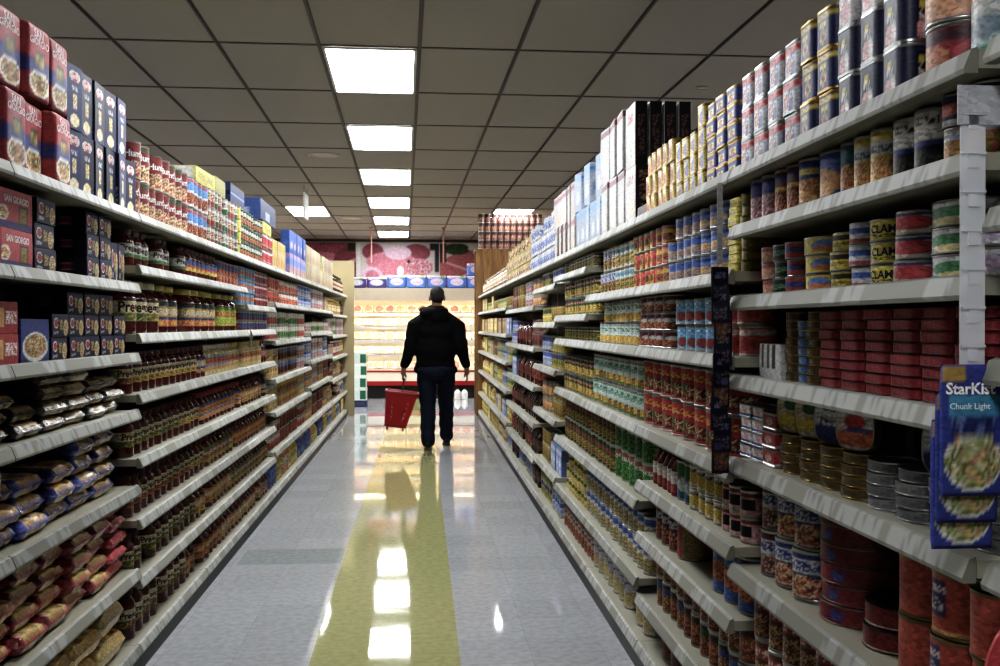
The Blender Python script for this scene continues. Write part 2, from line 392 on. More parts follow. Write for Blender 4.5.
# ================================================================== setting
Y0, Y1, XW = -3.0, 19.95, 5.5
def floor_mat():
    m, nt, b = new_mat('vinyl_tile_floor')
    tc = N(nt, 'ShaderNodeTexCoord'); sp = N(nt, 'ShaderNodeSeparateXYZ'); nt.links.new(tc.outputs['Object'], sp.inputs[0])
    def math_(op, a, b_=None):
        n = N(nt, 'ShaderNodeMath', operation=op)
        for i, v in enumerate((a, b_)):
            if v is None: continue
            if isinstance(v, (int, float)): n.inputs[i].default_value = v
            else: nt.links.new(v, n.inputs[i])
        return n.outputs[0]
    br = N(nt, 'ShaderNodeTexBrick'); br.offset = 0; br.inputs['Scale'].default_value = 1
    br.inputs['Brick Width'].default_value = .305; br.inputs['Row Height'].default_value = .305; br.inputs['Mortar Size'].default_value = .0012
    br.inputs['Color1'].default_value = L4((166, 167, 170)); br.inputs['Color2'].default_value = L4((174, 175, 178)); br.inputs['Mortar'].default_value = L4((152, 152, 156))
    mp = N(nt, 'ShaderNodeMapping'); mp.inputs['Location'].default_value = (.155, 0, 0); nt.links.new(tc.outputs['Object'], mp.inputs[0]); nt.links.new(mp.outputs[0], br.inputs[0])
    no = N(nt, 'ShaderNodeTexNoise'); no.inputs['Scale'].default_value = 30; no.inputs['Detail'].default_value = 8; nt.links.new(tc.outputs['Object'], no.inputs[0])
    n2 = N(nt, 'ShaderNodeTexNoise'); n2.inputs['Scale'].default_value = 1.3; n2.inputs['Detail'].default_value = 5; nt.links.new(tc.outputs['Object'], n2.inputs[0])
    # the two-tile-wide olive stripe and its greener side
    ins = math_('MULTIPLY', math_('GREATER_THAN', sp.outputs[0], -.452), math_('LESS_THAN', sp.outputs[0], .158))
    mx = N(nt, 'ShaderNodeMix', data_type='RGBA'); nt.links.new(ins, mx.inputs[0]); nt.links.new(br.outputs[0], mx.inputs[6]); mx.inputs[7].default_value = L4((164, 163, 122))
    # a few replaced, darker tiles
    pt = math_('MULTIPLY', math_('MULTIPLY', math_('GREATER_THAN', sp.outputs[0], -1.05), math_('LESS_THAN', sp.outputs[0], -.46)), math_('MULTIPLY', math_('GREATER_THAN', sp.outputs[1], 5.72), math_('LESS_THAN', sp.outputs[1], 6.1)))
    m2 = N(nt, 'ShaderNodeMix', data_type='RGBA'); nt.links.new(math_('MULTIPLY', pt, .55), m2.inputs[0]); nt.links.new(mx.outputs[2], m2.inputs[6]); m2.inputs[7].default_value = L4((138, 145, 143))
    m3 = N(nt, 'ShaderNodeMix', data_type='RGBA', blend_type='MULTIPLY'); m3.inputs[0].default_value = .55; nt.links.new(m2.outputs[2], m3.inputs[6])
    cr = N(nt, 'ShaderNodeValToRGB'); cr.color_ramp.elements[0].position = .35; cr.color_ramp.elements[0].color = (.72, .72, .72, 1); cr.color_ramp.elements[1].position = .6; nt.links.new(no.outputs[0], cr.inputs[0]); nt.links.new(cr.outputs[0], m3.inputs[7])
    nt.links.new(m3.outputs[2], b.inputs['Base Color'])
    rr = N(nt, 'ShaderNodeMapRange'); rr.inputs[1].default_value = .3; rr.inputs[2].default_value = .7; rr.inputs[3].default_value = .03; rr.inputs[4].default_value = .06; nt.links.new(n2.outputs[0], rr.inputs[0]); nt.links.new(rr.outputs[0], b.inputs['Roughness'])
    b.inputs['Specular IOR Level'].default_value = .36
    n3 = N(nt, 'ShaderNodeTexNoise'); n3.inputs['Scale'].default_value = 3.2; n3.inputs['Detail'].default_value = 2; nt.links.new(tc.outputs['Object'], n3.inputs[0])
    bp = N(nt, 'ShaderNodeBump'); bp.inputs['Strength'].default_value = .06; bp.inputs['Distance'].default_value = .012; nt.links.new(n3.outputs[0], bp.inputs['Height']); nt.links.new(bp.outputs[0], b.inputs['Normal'])
    return m
def simple_box(name, a, b, mat, parent=None):
    mb = MB(); mb.box(a, b, (0.5, 0.5, 0.5)); return obj(name, mb.mesh(name, [mat]), parent)
M_WALL = plain('painted_wall', (176, 168, 156), .7, noise=.04)
M_CEIL = plain('mineral_fibre_tile', (158, 152, 142), .9, noise=.05, nscale=220, bump=.35, bscale=150)
M_GRID = plain('ceiling_bar_paint', (64, 56, 52), .5, noise=.08)
M_STEEL = plain('cream_shelf_paint', (158, 156, 142), .42, noise=.05, nscale=6)
M_BACK = plain('back_panel_paint', (84, 80, 72), .6, noise=.12, nscale=4)  # dark beige: the shade behind the goods is put into this colour
M_KICK = plain('black_kick_paint', (22, 21, 21), .5, noise=.2)
M_BLACK = plain('black_plastic', (18, 18, 20), .45, noise=.1)
struct(simple_box('floor', (-XW, Y0, -.1), (XW, Y1, 0), floor_mat()))
struct(simple_box('ceiling', (-XW, Y0, CEIL), (XW, Y1, CEIL + .1), M_CEIL))
struct(simple_box('wall_left', (-XW - .1, Y0, 0), (-XW, Y1, CEIL), M_WALL))
struct(simple_box('wall_right', (XW, Y0, 0), (XW + .1, Y1, CEIL), M_WALL))
struct(simple_box('wall_back', (-XW, Y1, 0), (XW, Y1 + .1, CEIL), M_WALL))
struct(simple_box('wall_front', (-XW, Y0 - .1, 0), (XW, Y0, CEIL), M_WALL))
# dark moulding where the far wall meets the ceiling, base strip
struct(simple_box('trim_1', (-XW, Y1 - .05, CEIL - .05), (XW, Y1, CEIL - .004), M_GRID))
# ---- ceiling grid, turned a touch against the aisle
GA = .0160
TW, TLn, TY = .611, 1.19, 6.13
def gx(k, y): return .09 + TW * k - GA * y
g = MB()
for k in range(-9, 10):
    xa, xb = gx(k, Y0), gx(k, Y1 - .05)
    for wd, zz in ((.013, .004), (.0045, .012)):
        P = [(xa - wd, Y0, CEIL - zz), (xa + wd, Y0, CEIL - zz), (xb + wd, Y1 - .05, CEIL - zz), (xb - wd, Y1 - .05, CEIL - zz)]
        P += [(p[0], p[1], CEIL + .002) for p in P]
        g.poly(P, (.5,) * 3, 0, [[0, 1, 2, 3], [0, 4, 5, 1], [1, 5, 6, 2], [2, 6, 7, 3], [3, 7, 4, 0]])
for j in range(-7, 12):
    y = TY + TLn * j
    if y > Y1 - .1: continue
    P = [(-XW, y - .012 - GA * XW, CEIL - .005), (XW, y - .012 + GA * XW, CEIL - .005), (XW, y + .012 + GA * XW, CEIL - .005), (-XW, y + .012 - GA * XW, CEIL - .005)]
    P += [(p[0], p[1], CEIL + .002) for p in P]
    g.poly(P, (.5,) * 3, 0, [[0, 1, 2, 3], [0, 4, 5, 1], [1, 5, 6, 2], [2, 6, 7, 3], [3, 7, 4, 0]])
struct(obj('trim_2', g.mesh('trim_2', [M_GRID])))
UO = 'first second third fourth fifth sixth seventh eighth'.split()
# ---- fluorescent troffers
M_DIFF = emis('lit_diffuser', (250, 252, 255), LIGHT)
M_FRAME = plain('troffer_frame', (196, 196, 192), .5, noise=.03)
def troffer(k, j, label):
    yc = TY + TLn * (j + .5); xc = (gx(k, yc) + gx(k + 1, yc)) / 2
    t = empty('ceiling_light', (xc, yc, CEIL - .012), GA); tag(t, label, 'light', 'ceiling lights'); hw, hl = TW / 2 - .016, TLn / 2 - .014
    f = MB()
    for a, b in (((-hw, -hl, -.004), (hw, -hl + .018, .008)), ((-hw, hl - .018, -.004), (hw, hl, .008)), ((-hw, -hl + .018, -.004), (-hw + .018, hl - .018, .008)), ((hw - .018, -hl + .018, -.004), (hw, hl - .018, .008))): f.box(a, b, (.5,) * 3)
    obj('frame', f.mesh('frame', [M_FRAME]), t)
    d = MB(); d.box((-hw + .018, -hl + .018, .001), (hw - .018, hl - .018, .007), (1, 1, 1)); obj('diffuser', d.mesh('diffuser', [M_DIFF]), t)
troffer(-1, -6, 'added unseen white ceiling panel over the aisle behind the camera')  # added out of view to light the pack faces turned to the camera
for i, j in enumerate((-2, 0, 2, 4, 6, 8, 10)):
    troffer(-1, j, 'lit white ceiling panel over the aisle, ' + ('above the camera end' if i == 0 else ('nearest', 'second', 'third', 'fourth', 'fifth', 'last before the meat posters')[i - 1] + ' in the centre row'))
troffer(-3, 7, 'lit white ceiling panel off over the left shelves, beside the hanging sign')
troffer(2, 7, 'lit white ceiling panel off over the right shelves, above the can wall')
for i, j in enumerate((-3, -1, 1, 3, 5, 7, 9)):  # rows added out of view to brighten the far ceiling
    troffer(-6, j, 'added unseen ceiling panel over the next aisle on the left, %s along' % UO[i]); troffer(5, j, 'added unseen ceiling panel over the next aisle on the right, %s along' % UO[i])
def ceiling_disc(x, y, r, label):
    mb = MB(); mb.lathe([(r, 0), (r, -.006), (r * .85, -.012), (r * .8, -.006), (r * .6, -.012), (r * .55, -.006), (r * .3, -.012), (0, -.012)], lin((196, 184, 166)), MT, 28)
    tag(obj('air_diffuser', fin(mb, 'air_diffuser'), None, (x, y, CEIL - .0005)), label, 'vent')
def on_ceil(px, py):
    y = F * (CEIL - CAMH) / (325 - py); return (px - 421) * y / F, y
x, y = on_ceil(325, 157); ceiling_disc(x, y, .16, 'pale round air diffuser in a ceiling tile, the nearer one')
x, y = on_ceil(353, 219); ceiling_disc(x, y, .16, 'pale round air diffuser in a ceiling tile, the farther one near the posters')
x, y = on_ceil(706, 83); ceiling_disc(x, y, .045, 'small round sprinkler cap in the ceiling above the right shelves')
# hanging aisle sign seen edge-on
s = empty('hanging_sign', (-1.42, 12.4, 0)); tag(s, 'white aisle sign hanging from the ceiling above the left shelves', 'sign')
mb = MB(); mb.box((-.012, -.2, 2.68), (.012, .2, 2.98), lin((205, 205, 205)), PR); obj('board', fin(mb, 'board'), s)
for yy in (-.17, .17):
    mb = MB(); mb.tube([(0, yy, 2.98), (0, yy, CEIL - .006)], .003, lin((120, 120, 120)), TN, 6); obj('wire', fin(mb, 'wire'), s)

# ================================================================== shelving
def rail_paint(n, seed):
    rs = np.random.RandomState(seed); C = np.tile(lin((148, 148, 136)), (4, n, 1)); i = 2
    while i < n - 4:
        w = rs.randint(6, 11)
        if rs.rand() < .8:
            C[1:3, i:min(i + w, n - 1)] = lin((176, 177, 172)); 
            for q in range(i, min(i + w, n - 1)):
                if rs.rand() < .35: C[1 + rs.randint(0, 2), q] = lin((142, 142, 142))
        i += w + rs.randint(1, 4)
    return C
_sh = {}
def shelf_meshes(L, seed, dep):
    key = (round(L, 3), seed, dep)
    if key not in _sh:
        mb = MB(); mb.box((-dep, .002, -.028), (0, L - .002, 0), (.5,) * 3)
        mb.box((-dep + .05, .02, -.05), (-dep + .2, .03, -.028), (.5,) * 3); mb.box((-dep + .05, L - .03, -.05), (-dep + .2, L - .02, -.028), (.5,) * 3)
        sm = mb.mesh('shelf', [M_STEEL])
        r = MB(); n = 110; ys = np.linspace(.003, L - .003, n); C = rail_paint(n, seed)
        prof = [(.001, .006), (.012, .002), (.024, -.028), (.022, -.036)]
        P = np.array([[(px, y, pz) for y in ys] for px, pz in prof]); r.grid(P, C, MT)
        for yy in (.003, L - .003): r.poly([(px, yy, pz) for px, pz in prof] + [(.001, yy, -.036)], lin((142, 141, 128)), MT)
        r.grid(np.array([[(.022, y, -.036) for y in (.003, L - .003)], [(.0, y, -.036) for y in (.003, L - .003)]]), lin((150, 149, 138)), MT)
        _sh[key] = (sm, fin(r, 'price_rail', .4))
    return _sh[key]
UORD = 'first second third fourth fifth sixth seventh eighth ninth tenth eleventh twelfth'.split()
LEV = {}
def unit(side, y0, L, levels, idx, H=1.83):
    sgn = 1 if side == 'L' else -1; xf = XL if side == 'L' else XR
    lab = 'cream steel shelving unit, %s along the %s side of the aisle' % (UORD[idx], 'left' if side == 'L' else 'right')
    u = empty('shelving_unit', (xf, y0 if side == 'L' else y0 + L, 0), 0 if side == 'L' else PI); tag(u, lab, 'shelving', 'shelving units along the aisle')
    dep = .50
    mb = MB(); mb.box((-dep - .03, 0.001, .05), (-dep - .005, L - .001, H), (.5,) * 3); obj('back_panel', mb.mesh('back_panel', [M_BACK]), u)
    for yy in (.0, L):
        mb = MB(); mb.box((-dep - .04, yy - .012 + (.013 if yy == 0 else -.013), 0), (-dep - .0045, yy + .012 + (.013 if yy == 0 else -.013), H), (.5,) * 3)
        obj('upright', mb.mesh('upright', [M_STEEL]), u)
    for i, z in enumerate(levels[:-1]):
        sm, rm = shelf_meshes(L, (idx * 7 + i * 3) % 9, dep)
        s = obj('shelf', sm, u, (0, 0, z)); obj('price_rail', rm, s)
    sm, rm = shelf_meshes(L, idx % 9, dep); s = obj('base_deck', sm, u, (0, 0, levels[-1])); obj('price_rail', rm, s)
    mb = MB(); mb.box((-.03, .001, 0), (.017, L - .001, levels[-1] - .037), (.5,) * 3); mb.box((-dep, .001, 0), (-dep + .02, L - .001, levels[-1] - .02), (.5,) * 3)
    obj('kick_plate', mb.mesh('kick_plate', [M_KICK]), u)
    LEV[(side, idx)] = levels
U = 1.22
LA = [1.805, 1.525, 1.252, 1.03, .732, .402, .10]
LB1 = [1.805, 1.60, 1.327, 1.088, .835, .592, .358, .10]
LB2 = [1.805, 1.494, 1.327, 1.088, .835, .592, .358, .10]
LC = [1.805, 1.535, 1.242, .947, .694, .392, .10]
LD = [1.805, 1.535, 1.285, .998, .728, .392, .10]
LE = [1.805, 1.504, 1.227, .945, .655, .392, .10]
LEFT = [(1.56, LA), (2.78, LA), (4.0, LB1), (5.22, LB1), (6.44, LB2), (7.66, LC), (8.88, LC), (10.1, LD), (11.32, LD), (12.54, LE), (13.76, LE)]
R0 = [1.795, 1.54, 1.31, 1.0, .70, .385, .10]
R1 = [1.795, 1.636, 1.44, 1.225, .995, .70, .385, .10]
R2 = [1.795, 1.515, 1.275, .965, .745, .54, .29, .10]
R3 = [1.795, 1.515, 1.275, .965, .66, .35, .10]
R4 = [1.795, 1.67, 1.42, 1.275, .965, .66, .35, .10]
R5 = [1.795, 1.63, 1.38, 1.07, .745, .38, .10]
R6 = [1.795, 1.51, 1.19, .89, .61, .34, .10]
R7 = [1.795, 1.55, 1.27, .99, .70, .38, .10]
RY0, UR = .28, 1.205
RIGHT = [(RY0 + UR * i - (.045 if i == 0 else 0), lv) for i, lv in enumerate((R0, R1, R2, R3, R4, R5, R6, R6, R7, R7, R7, R7))]
for i, (y, lv) in enumerate(LEFT): unit('L', y, U, lv, i)
for i, (y, lv) in enumerate(RIGHT): unit('R', y, UR, lv, i)
# ================================================================== the man
def blob(name, segs, ells, voxel, mat, smooth=4, lump=0.0):
    bm = bmesh.new()
    def ball(c, r, sc=(1, 1, 1), rot=None):
        m = Matrix.Translation(c) @ (rot or Matrix.Identity(4)) @ Matrix.Diagonal((r * sc[0], r * sc[1], r * sc[2], 1)); bmesh.ops.create_icosphere(bm, subdivisions=2, radius=1, matrix=m)
    for p, ra, q, rb in segs:
        p, q = Vector(p), Vector(q); n = max(2, int((q - p).length / (min(ra, rb) * .4)) + 1)
        for i in range(n + 1): ball(p.lerp(q, i / n), ra + (rb - ra) * i / n)
    for c, s in ells: ball(Vector(c), 1, s)
    me = bpy.data.meshes.new(name); bm.to_mesh(me); bm.free()
    o = bpy.data.objects.new('remesh', me); COL.objects.link(o)
    r = o.modifiers.new('r', 'REMESH'); r.mode = 'VOXEL'; r.voxel_size = voxel
    s = o.modifiers.new('s', 'SMOOTH'); s.iterations = smooth; s.factor = .5
    dg = bpy.context.evaluated_depsgraph_get(); out = bpy.data.meshes.new_from_object(o.evaluated_get(dg)); out.name = name
    bpy.data.objects.remove(o); bpy.data.meshes.remove(me)
    out.materials.clear(); out.materials.append(mat)
    if lump:
        nv = len(out.vertices); co = np.empty(nv * 3); out.vertices.foreach_get('co', co); co = co.reshape(-1, 3); no = np.empty(nv * 3, dtype=np.float32); out.vertices.foreach_get('normal', no); no = no.reshape(-1, 3)
        x, y, z = co.T
        w = np.sin(38 * z + 9 * x + 3 * np.sin(14 * y)) * .5 + np.sin(23 * z - 17 * x + 11 * y) * .5 + .5 * np.sin(61 * z + 20 * y)
        co += no * (w * lump)[:, None]; out.vertices.foreach_set('co', co.ravel()); out.update()
    out.polygons.foreach_set('use_smooth', [True] * len(out.polygons))
    return out
M_SKIN = plain('skin', (118, 82, 64), .5, noise=.06); M_HAIR = plain('short_hair', (30, 27, 25), .75, noise=.25, nscale=60, bump=.5, bscale=300)
M_HOOD = plain('black_fleece', (13, 13, 16), .9, noise=.2, nscale=30, bump=.3, bscale=200, spec=.2); M_JEAN = plain('dark_denim', (22, 28, 44), .8, noise=.25, nscale=18, bump=.2, bscale=300, spec=.3); M_SHOE = plain('dark_shoe', (26, 26, 32), .6, noise=.2); M_SOLE = plain('pale_sole', (96, 84, 82), .6, noise=.1)
MY = 10.9; MX = wx(436, MY)
segs, ells = [], []
A = lambda p, ra, q, rb: segs.append((p, ra, q, rb))
HX = .012
ells += [((HX, .01, 1.69), (.077, .096, .092)), ((HX, .035, 1.615), (.058, .068, .062)), ((HX, .06, 1.585), (.035, .035, .03)), ((HX - .08, .0, 1.655), (.013, .024, .034)), ((HX + .08, .0, 1.655), (.013, .024, .034)), ((HX, .108, 1.655), (.014, .022, .022)), ((HX, .094, 1.607), (.024, .012, .008)), ((HX - .03, .09, 1.69), (.02, .012, .01)), ((HX + .03, .09, 1.69), (.02, .012, .01))]
A((HX, -.01, 1.64), .058, (0, -.015, 1.46), .062)
ells += [((0, 0, 1.28), (.19, .12, .19)), ((0, 0, 1.05), (.18, .12, .17)), ((0, 0, .93), (.17, .115, .1))]
for sx, sh, el, wr in ((-1, (-.2, -.01, 1.37), (-.305, -.03, 1.13), (-.352, .0, .885)), (1, (.2, -.01, 1.37), (.288, -.05, 1.14), (.338, .05, .89))):
    A((sx * .05, 0, 1.42), .055, sh, .055); A(sh, .052, el, .042); A(el, .042, wr, .029)
# legs
LH, LK, LA_ = (-.09, 0, .92), (-.082, .03, .47), (-.088, -.05, .09)
RH, RK, RA_ = (.1, 0, .92), (.118, .2, .48), (.132, .36, .1)
for h, k, a in ((LH, LK, LA_), (RH, RK, RA_)): A(h, .085, k, .055); A(k, .055, a, .038); A(a, .036, (a[0], a[1] + .15, .045), .03)
# left hand: closed round the basket's grip, which runs front to back
W = Vector((-.352, .0, .885)); PL = W + Vector((-.006, .002, -.05))
A(tuple(W), .027, tuple(PL), .03); ells.append(((PL.x, PL.y, PL.z - .012), (.018, .042, .042)))
for i, (dy, ln) in enumerate(((.032, .95), (.011, 1.05), (-.011, 1.0), (-.032, .82))):
    k0 = Vector((PL.x - .006, PL.y + dy, PL.z - .04)); k1 = k0 + Vector((-.004, 0, -.026 * ln)); k2 = k1 + Vector((.018, 0, -.016 * ln)); k3 = k2 + Vector((.016, 0, .010 * ln))
    A(tuple(k0), .0098, tuple(k1), .0094); A(tuple(k1), .0094, tuple(k2), .0088); A(tuple(k2), .0088, tuple(k3), .0078)
k0 = PL + Vector((.006, .036, -.002)); k1 = k0 + Vector((.02, .012, -.024)); k2 = k1 + Vector((.004, -.016, -.022)); A(tuple(k0), .013, tuple(k1), .0105); A(tuple(k1), .0105, tuple(k2), .009)
GRIP = Vector((PL.x + .007, PL.y, PL.z - .060))
# right hand: hanging, slightly curled
W = Vector((.338, .05, .89)); PL2 = W + Vector((.006, .004, -.055)); A(tuple(W), .027, tuple(PL2), .03); ells.append(((PL2.x, PL2.y, PL2.z - .008), (.018, .042, .042)))
for i, (dy, ln) in enumerate(((.033, .92), (.011, 1.05), (-.011, 1.0), (-.032, .78))):
    k0 = Vector((PL2.x, PL2.y + dy, PL2.z - .04)); k1 = k0 + Vector((.003, .004, -.036 * ln)); k2 = k1 + Vector((-.009, .006, -.025 * ln)); k3 = k2 + Vector((-.014, .004, -.014 * ln))
    A(tuple(k0), .0098, tuple(k1), .0094); A(tuple(k1), .0094, tuple(k2), .0086); A(tuple(k2), .0086, tuple(k3), .0076)
k0 = PL2 + Vector((-.006, .036, .006)); k1 = k0 + Vector((-.012, .022, -.03)); k2 = k1 + Vector((-.006, .002, -.026)); A(tuple(k0), .013, tuple(k1), .0105); A(tuple(k1), .0105, tuple(k2), .0088)
man = obj('person', blob('person', segs, ells, .0052, M_SKIN, 2), None, (MX, MY, 0.004), (0, 0, .02))
tag(man, 'man in black hoodie and dark jeans walking away, carrying a red basket', 'person')
obj('hair', blob('hair', [], [((HX, -.012, 1.702), (.083, .092, .088)), ((HX, -.034, 1.66), (.074, .07, .06)), ((HX, -.03, 1.625), (.056, .052, .04))], .008, M_HAIR, 3), man)
for s in (-1, 1):
    mb = MB(); mb.lathe([(0, -.009), (.006, -.006), (.009, 0), (.006, .006), (0, .009)], lin((40, 30, 26)), PR, 10); obj('eye', fin(mb, 'eye'), man, (HX + s * .031, .098, 1.675))
segs = []; ells = []
ells += [((0, 0, 1.285), (.245, .165, .2)), ((-.005, -.005, 1.08), (.236, .172, .24)), ((-.005, 0, .93), (.232, .165, .1)), ((0, -.02, 1.42), (.17, .12, .1))]
A((-.06, -.02, 1.47), .075, (-.215, -.01, 1.345), .098); A((.06, -.02, 1.465), .075, (.218, -.01, 1.34), .098)
A((-.225, -.01, 1.34), .1, (-.272, -.03, 1.13), .078); A((-.272, -.03, 1.13), .08, (-.345, .0, .925), .05)
A((.225, -.01, 1.335), .1, (.27, -.05, 1.14), .078); A((.27, -.05, 1.14), .08, (.332, .045, .925), .05)
A((-.20, -.01, .875), .05, (.19, -.01, .875), .05)
hood = blob('hoodie', segs, ells, .011, M_HOOD, 4, .0035); obj('hoodie', hood, man)
segs = []; ells = [((-.02, -.05, 1.515), (.165, .10, .052)), ((.0, .01, 1.545), (.105, .10, .045)), ((-.06, -.085, 1.49), (.13, .075, .05)), ((.03, -.11, 1.45), (.12, .055, .075)), ((-.12, -.03, 1.525), (.075, .07, .035))]
obj('hood', blob('hood', segs, ells, .01, M_HOOD, 4, .003), man)
segs = []; ells = [((0, 0, .93), (.222, .152, .1)), ((0, -.03, .86), (.215, .15, .1))]
A((-.105, 0, .87), .118, (-.088, .03, .47), .09); A((-.088, .03, .47), .09, (-.09, -.045, .1), .082)
A((.105, .02, .87), .115, (.118, .2, .48), .088); A((.118, .2, .48), .088, (.132, .355, .115), .08)
obj('jeans', blob('jeans', segs, ells, .011, M_JEAN, 4, .0045), man)
for nm, a in (('shoe', LA_), ('shoe', RA_)):
    x, y = a[0], a[1]
    up = blob('shoe', [((x, y - .03, .055), .042, (x, y + .14, .045), .036)], [((x, y - .02, .075), (.045, .06, .045))], .008, M_SHOE, 3)
    s = obj('shoe', up, man); mb = MB(); pts = [(x + .046 * math.cos(t) * (1 if math.sin(t) < 0 else .9), y + .055 + .135 * math.sin(t)) for t in np.linspace(0, 2 * PI, 25)]
    P = np.array([[(p[0], p[1], z) for p in pts] for z in (0, .024)]); mb.grid(P, (.5,) * 3, 0); mb.poly(P[1][:-1], (.5,) * 3); mb.poly(P[0][:-1], (.5,) * 3); obj('sole', mb.mesh('sole', [M_SOLE]), s)

# ================================================================== the red rolling basket in his left hand
M_BASK = plain('red_basket_plastic', (138, 20, 25), .4, noise=.06)
gw = man.matrix_basis @ GRIP
bk = empty('shopping_basket', (MX + GRIP.x, MY + GRIP.y, GRIP.z + .004)); bk.rotation_euler = (0, math.radians(7), 0)
tag(bk, 'red slotted plastic shopping basket with black handle, held by the man', 'basket')
TZ, BZ = -.15, -.53
def wall(n_u, n_v, P00, P10, P01, P11, slots):
    P00, P10, P01, P11 = map(np.array, (P00, P10, P01, P11)); u = np.linspace(0, 1, n_u + 1); v = np.linspace(0, 1, n_v + 1); verts = []; faces = []
    for b_ in v:
        for a_ in u: verts.append((P00 * (1 - a_) + P10 * a_) * (1 - b_) + (P01 * (1 - a_) + P11 * a_) * b_)
    for j in range(n_v):
        for i in range(n_u):
            if (i, j) in slots: continue
            k = j * (n_u + 1) + i; faces.append([k, k + 1, k + n_u + 2, k + n_u + 1])
    return np.array(verts), faces
b = MB(); tx, ty, bx_, by = .172, .135, .115, .105; cxs = -.03
def rect(z, hx, hy, ox=0): return [(-hx + ox, -hy, z), (hx + ox, -hy, z), (hx + ox, hy, z), (-hx + ox, hy, z)]
top, bot = rect(TZ, tx, ty), rect(BZ, bx_, by, cxs)
sl = {(i, j) for i in (3, 11) for j in (3, 5, 7, 9)} | {(i, 5) for i in (2, 10)}
for k in range(4):
    k2 = (k + 1) % 4; V_, f_ = wall(15, 14, bot[k], bot[k2], top[k], top[k2], sl); b.poly(V_, (.5,) * 3, 0, f_)
V_, f_ = wall(8, 6, bot[0], bot[1], bot[3], bot[2], set()); b.poly(V_, (.5,) * 3, 0, f_)
b.weld = True
me = b.mesh('shell', [M_BASK]); o = obj('shell', me, bk); s = o.modifiers.new('thick', 'SOLIDIFY'); s.thickness = .006; s.offset = 0
r_ = MB(); loop = rect(TZ, tx + .006, ty + .006); loop = loop + [loop[0]]
for p, q in zip(loop[:-1], loop[1:]): r_.tube([p, q], .0115, (.5,) * 3, 0, 8)
obj('rim', r_.mesh('rim', [M_BASK]), bk)
h = MB(); h.tube([(0, -.055, 0), (0, .055, 0)], .009, (.5,) * 3, 0, 10)
for sgn in (-1, 1): h.tube([(0, sgn * .055, 0), (0, sgn * .07, -.02), (0, sgn * .105, TZ + .06), (0, sgn * (ty + .004), TZ)], .0085, (.5,) * 3, 0, 8)
obj('handle', h.mesh('handle', [M_BLACK]), bk)
for sx in (-1, 1):
    for sy in (-1, 1):
        w_ = MB(); w_.tube([(sx * .085 + cxs - .008, sy * .08, BZ - .022), (sx * .085 + cxs + .008, sy * .08, BZ - .022)], .017, (.5,) * 3, 0, 12); w_.box((sx * .085 + cxs - .011, sy * .08 - .008, BZ - .024), (sx * .085 + cxs + .011, sy * .08 + .008, BZ - .002), (.5,) * 3); obj('wheel', w_.mesh('wheel', [M_BLACK]), bk)
# ================================================================== kinds of goods
WHT, CRM, RED, DRED, NAVY, BLU, LBL, GRN, DGRN, YEL, ORG, BRN, BLK, PNK, TEAL, TAN, GLD, SIL = (225, 225, 222), (222, 212, 178), (172, 30, 34), (104, 18, 24), (20, 30, 78), (34, 74, 168), (110, 165, 210), (52, 122, 52), (18, 58, 36), (222, 196, 44), (206, 104, 34), (98, 52, 30), (22, 20, 24), (214, 142, 140), (60, 140, 140), (190, 160, 104), (176, 146, 74), (170, 172, 172)
PASTA = [(214, 190, 130), (196, 160, 92), (168, 120, 62), (150, 60, 36), (90, 110, 50), (226, 210, 160)]
MEAT = [(150, 60, 40), (120, 50, 30), (180, 90, 50), (90, 40, 26), (200, 150, 90)]
VEG = [(60, 110, 40), (90, 140, 50), (40, 80, 30), (190, 60, 40), (210, 170, 60)]
CORN = [(226, 190, 70), (210, 160, 50), (236, 210, 110), (190, 150, 60)]
# --- pasta bags and boxes
for i, (bowl, tone) in enumerate((((PASTA), RED), (MEAT + PASTA, (164, 28, 40)), (VEG + PASTA, (176, 34, 44)))):
    pillow('noodle%d' % i, 'noodle_bag', 'red noodle bag with %s bowl' % ('creamy', 'meaty', 'greenish')[i], .166, .075, .232,
        [('bg', tone), ('band', 0, .06, (120, 20, 28)), ('rect', 0, 1, .36, .55, (44, 52, 128)), ('rect', .3, .74, .44, .66, (70, 60, 34)), ('mix', .34, .7, .47, .63, [(150, 130, 60), (110, 100, 40), (190, 170, 90)]), ('ell', .5, .23, .43, .17, (226, 222, 206)), ('food', .5, .23, .36, .135, bowl), ('rect', 0, 1, .965, 1, (190, 110, 110)), ('bars', .3, .7, .36, .41, (200, 200, 210))],
        stand=True, seed=i, text=[('SAN', .87, .066, (240, 240, 240), -.008, 0), ('GIORGIO', .765, .128, (240, 240, 240), -.004, 0)])
def oval(u, v, ru, rv): return [('ell', u, v, ru, rv, (226, 220, 214)), ('ell', u, v, ru * .84, rv * .8, (176, 34, 40))]
for i, (a, c2) in enumerate((((15, 22, 60), (204, 180, 80)), ((20, 36, 92), (226, 214, 160)), ((12, 17, 48), (190, 150, 60)))):
    carton('blue%d' % i, 'pasta_box', '%s pasta box with red oval' % ('navy', 'brighter blue', 'dark navy')[i], .122, .05, .213,
        [('bg', a), ('grad', 0, .3, (26, 42, 96), a)] + oval(.5, .83, .36, .085) + [('rect', .34, .66, .3, .56, (40, 60, 120)), ('mix', .38, .62, .33, .54, [c2, (150, 120, 50), (230, 220, 170)]), ('food', .5, .14, .3, .1, [c2, (220, 200, 140), (240, 236, 220)]), ('bars', .3, .7, .6, .68, (190, 190, 200))],
        [('bg', tuple(int(x * .8) for x in a)), ('rect', .1, .9, .05, .4, (170, 176, 190)), ('bars', .1, .9, .05, .4, (60, 70, 110))] , a, seed=i, text=[('Barilla', .83, .062, WHT)], jit=.10)
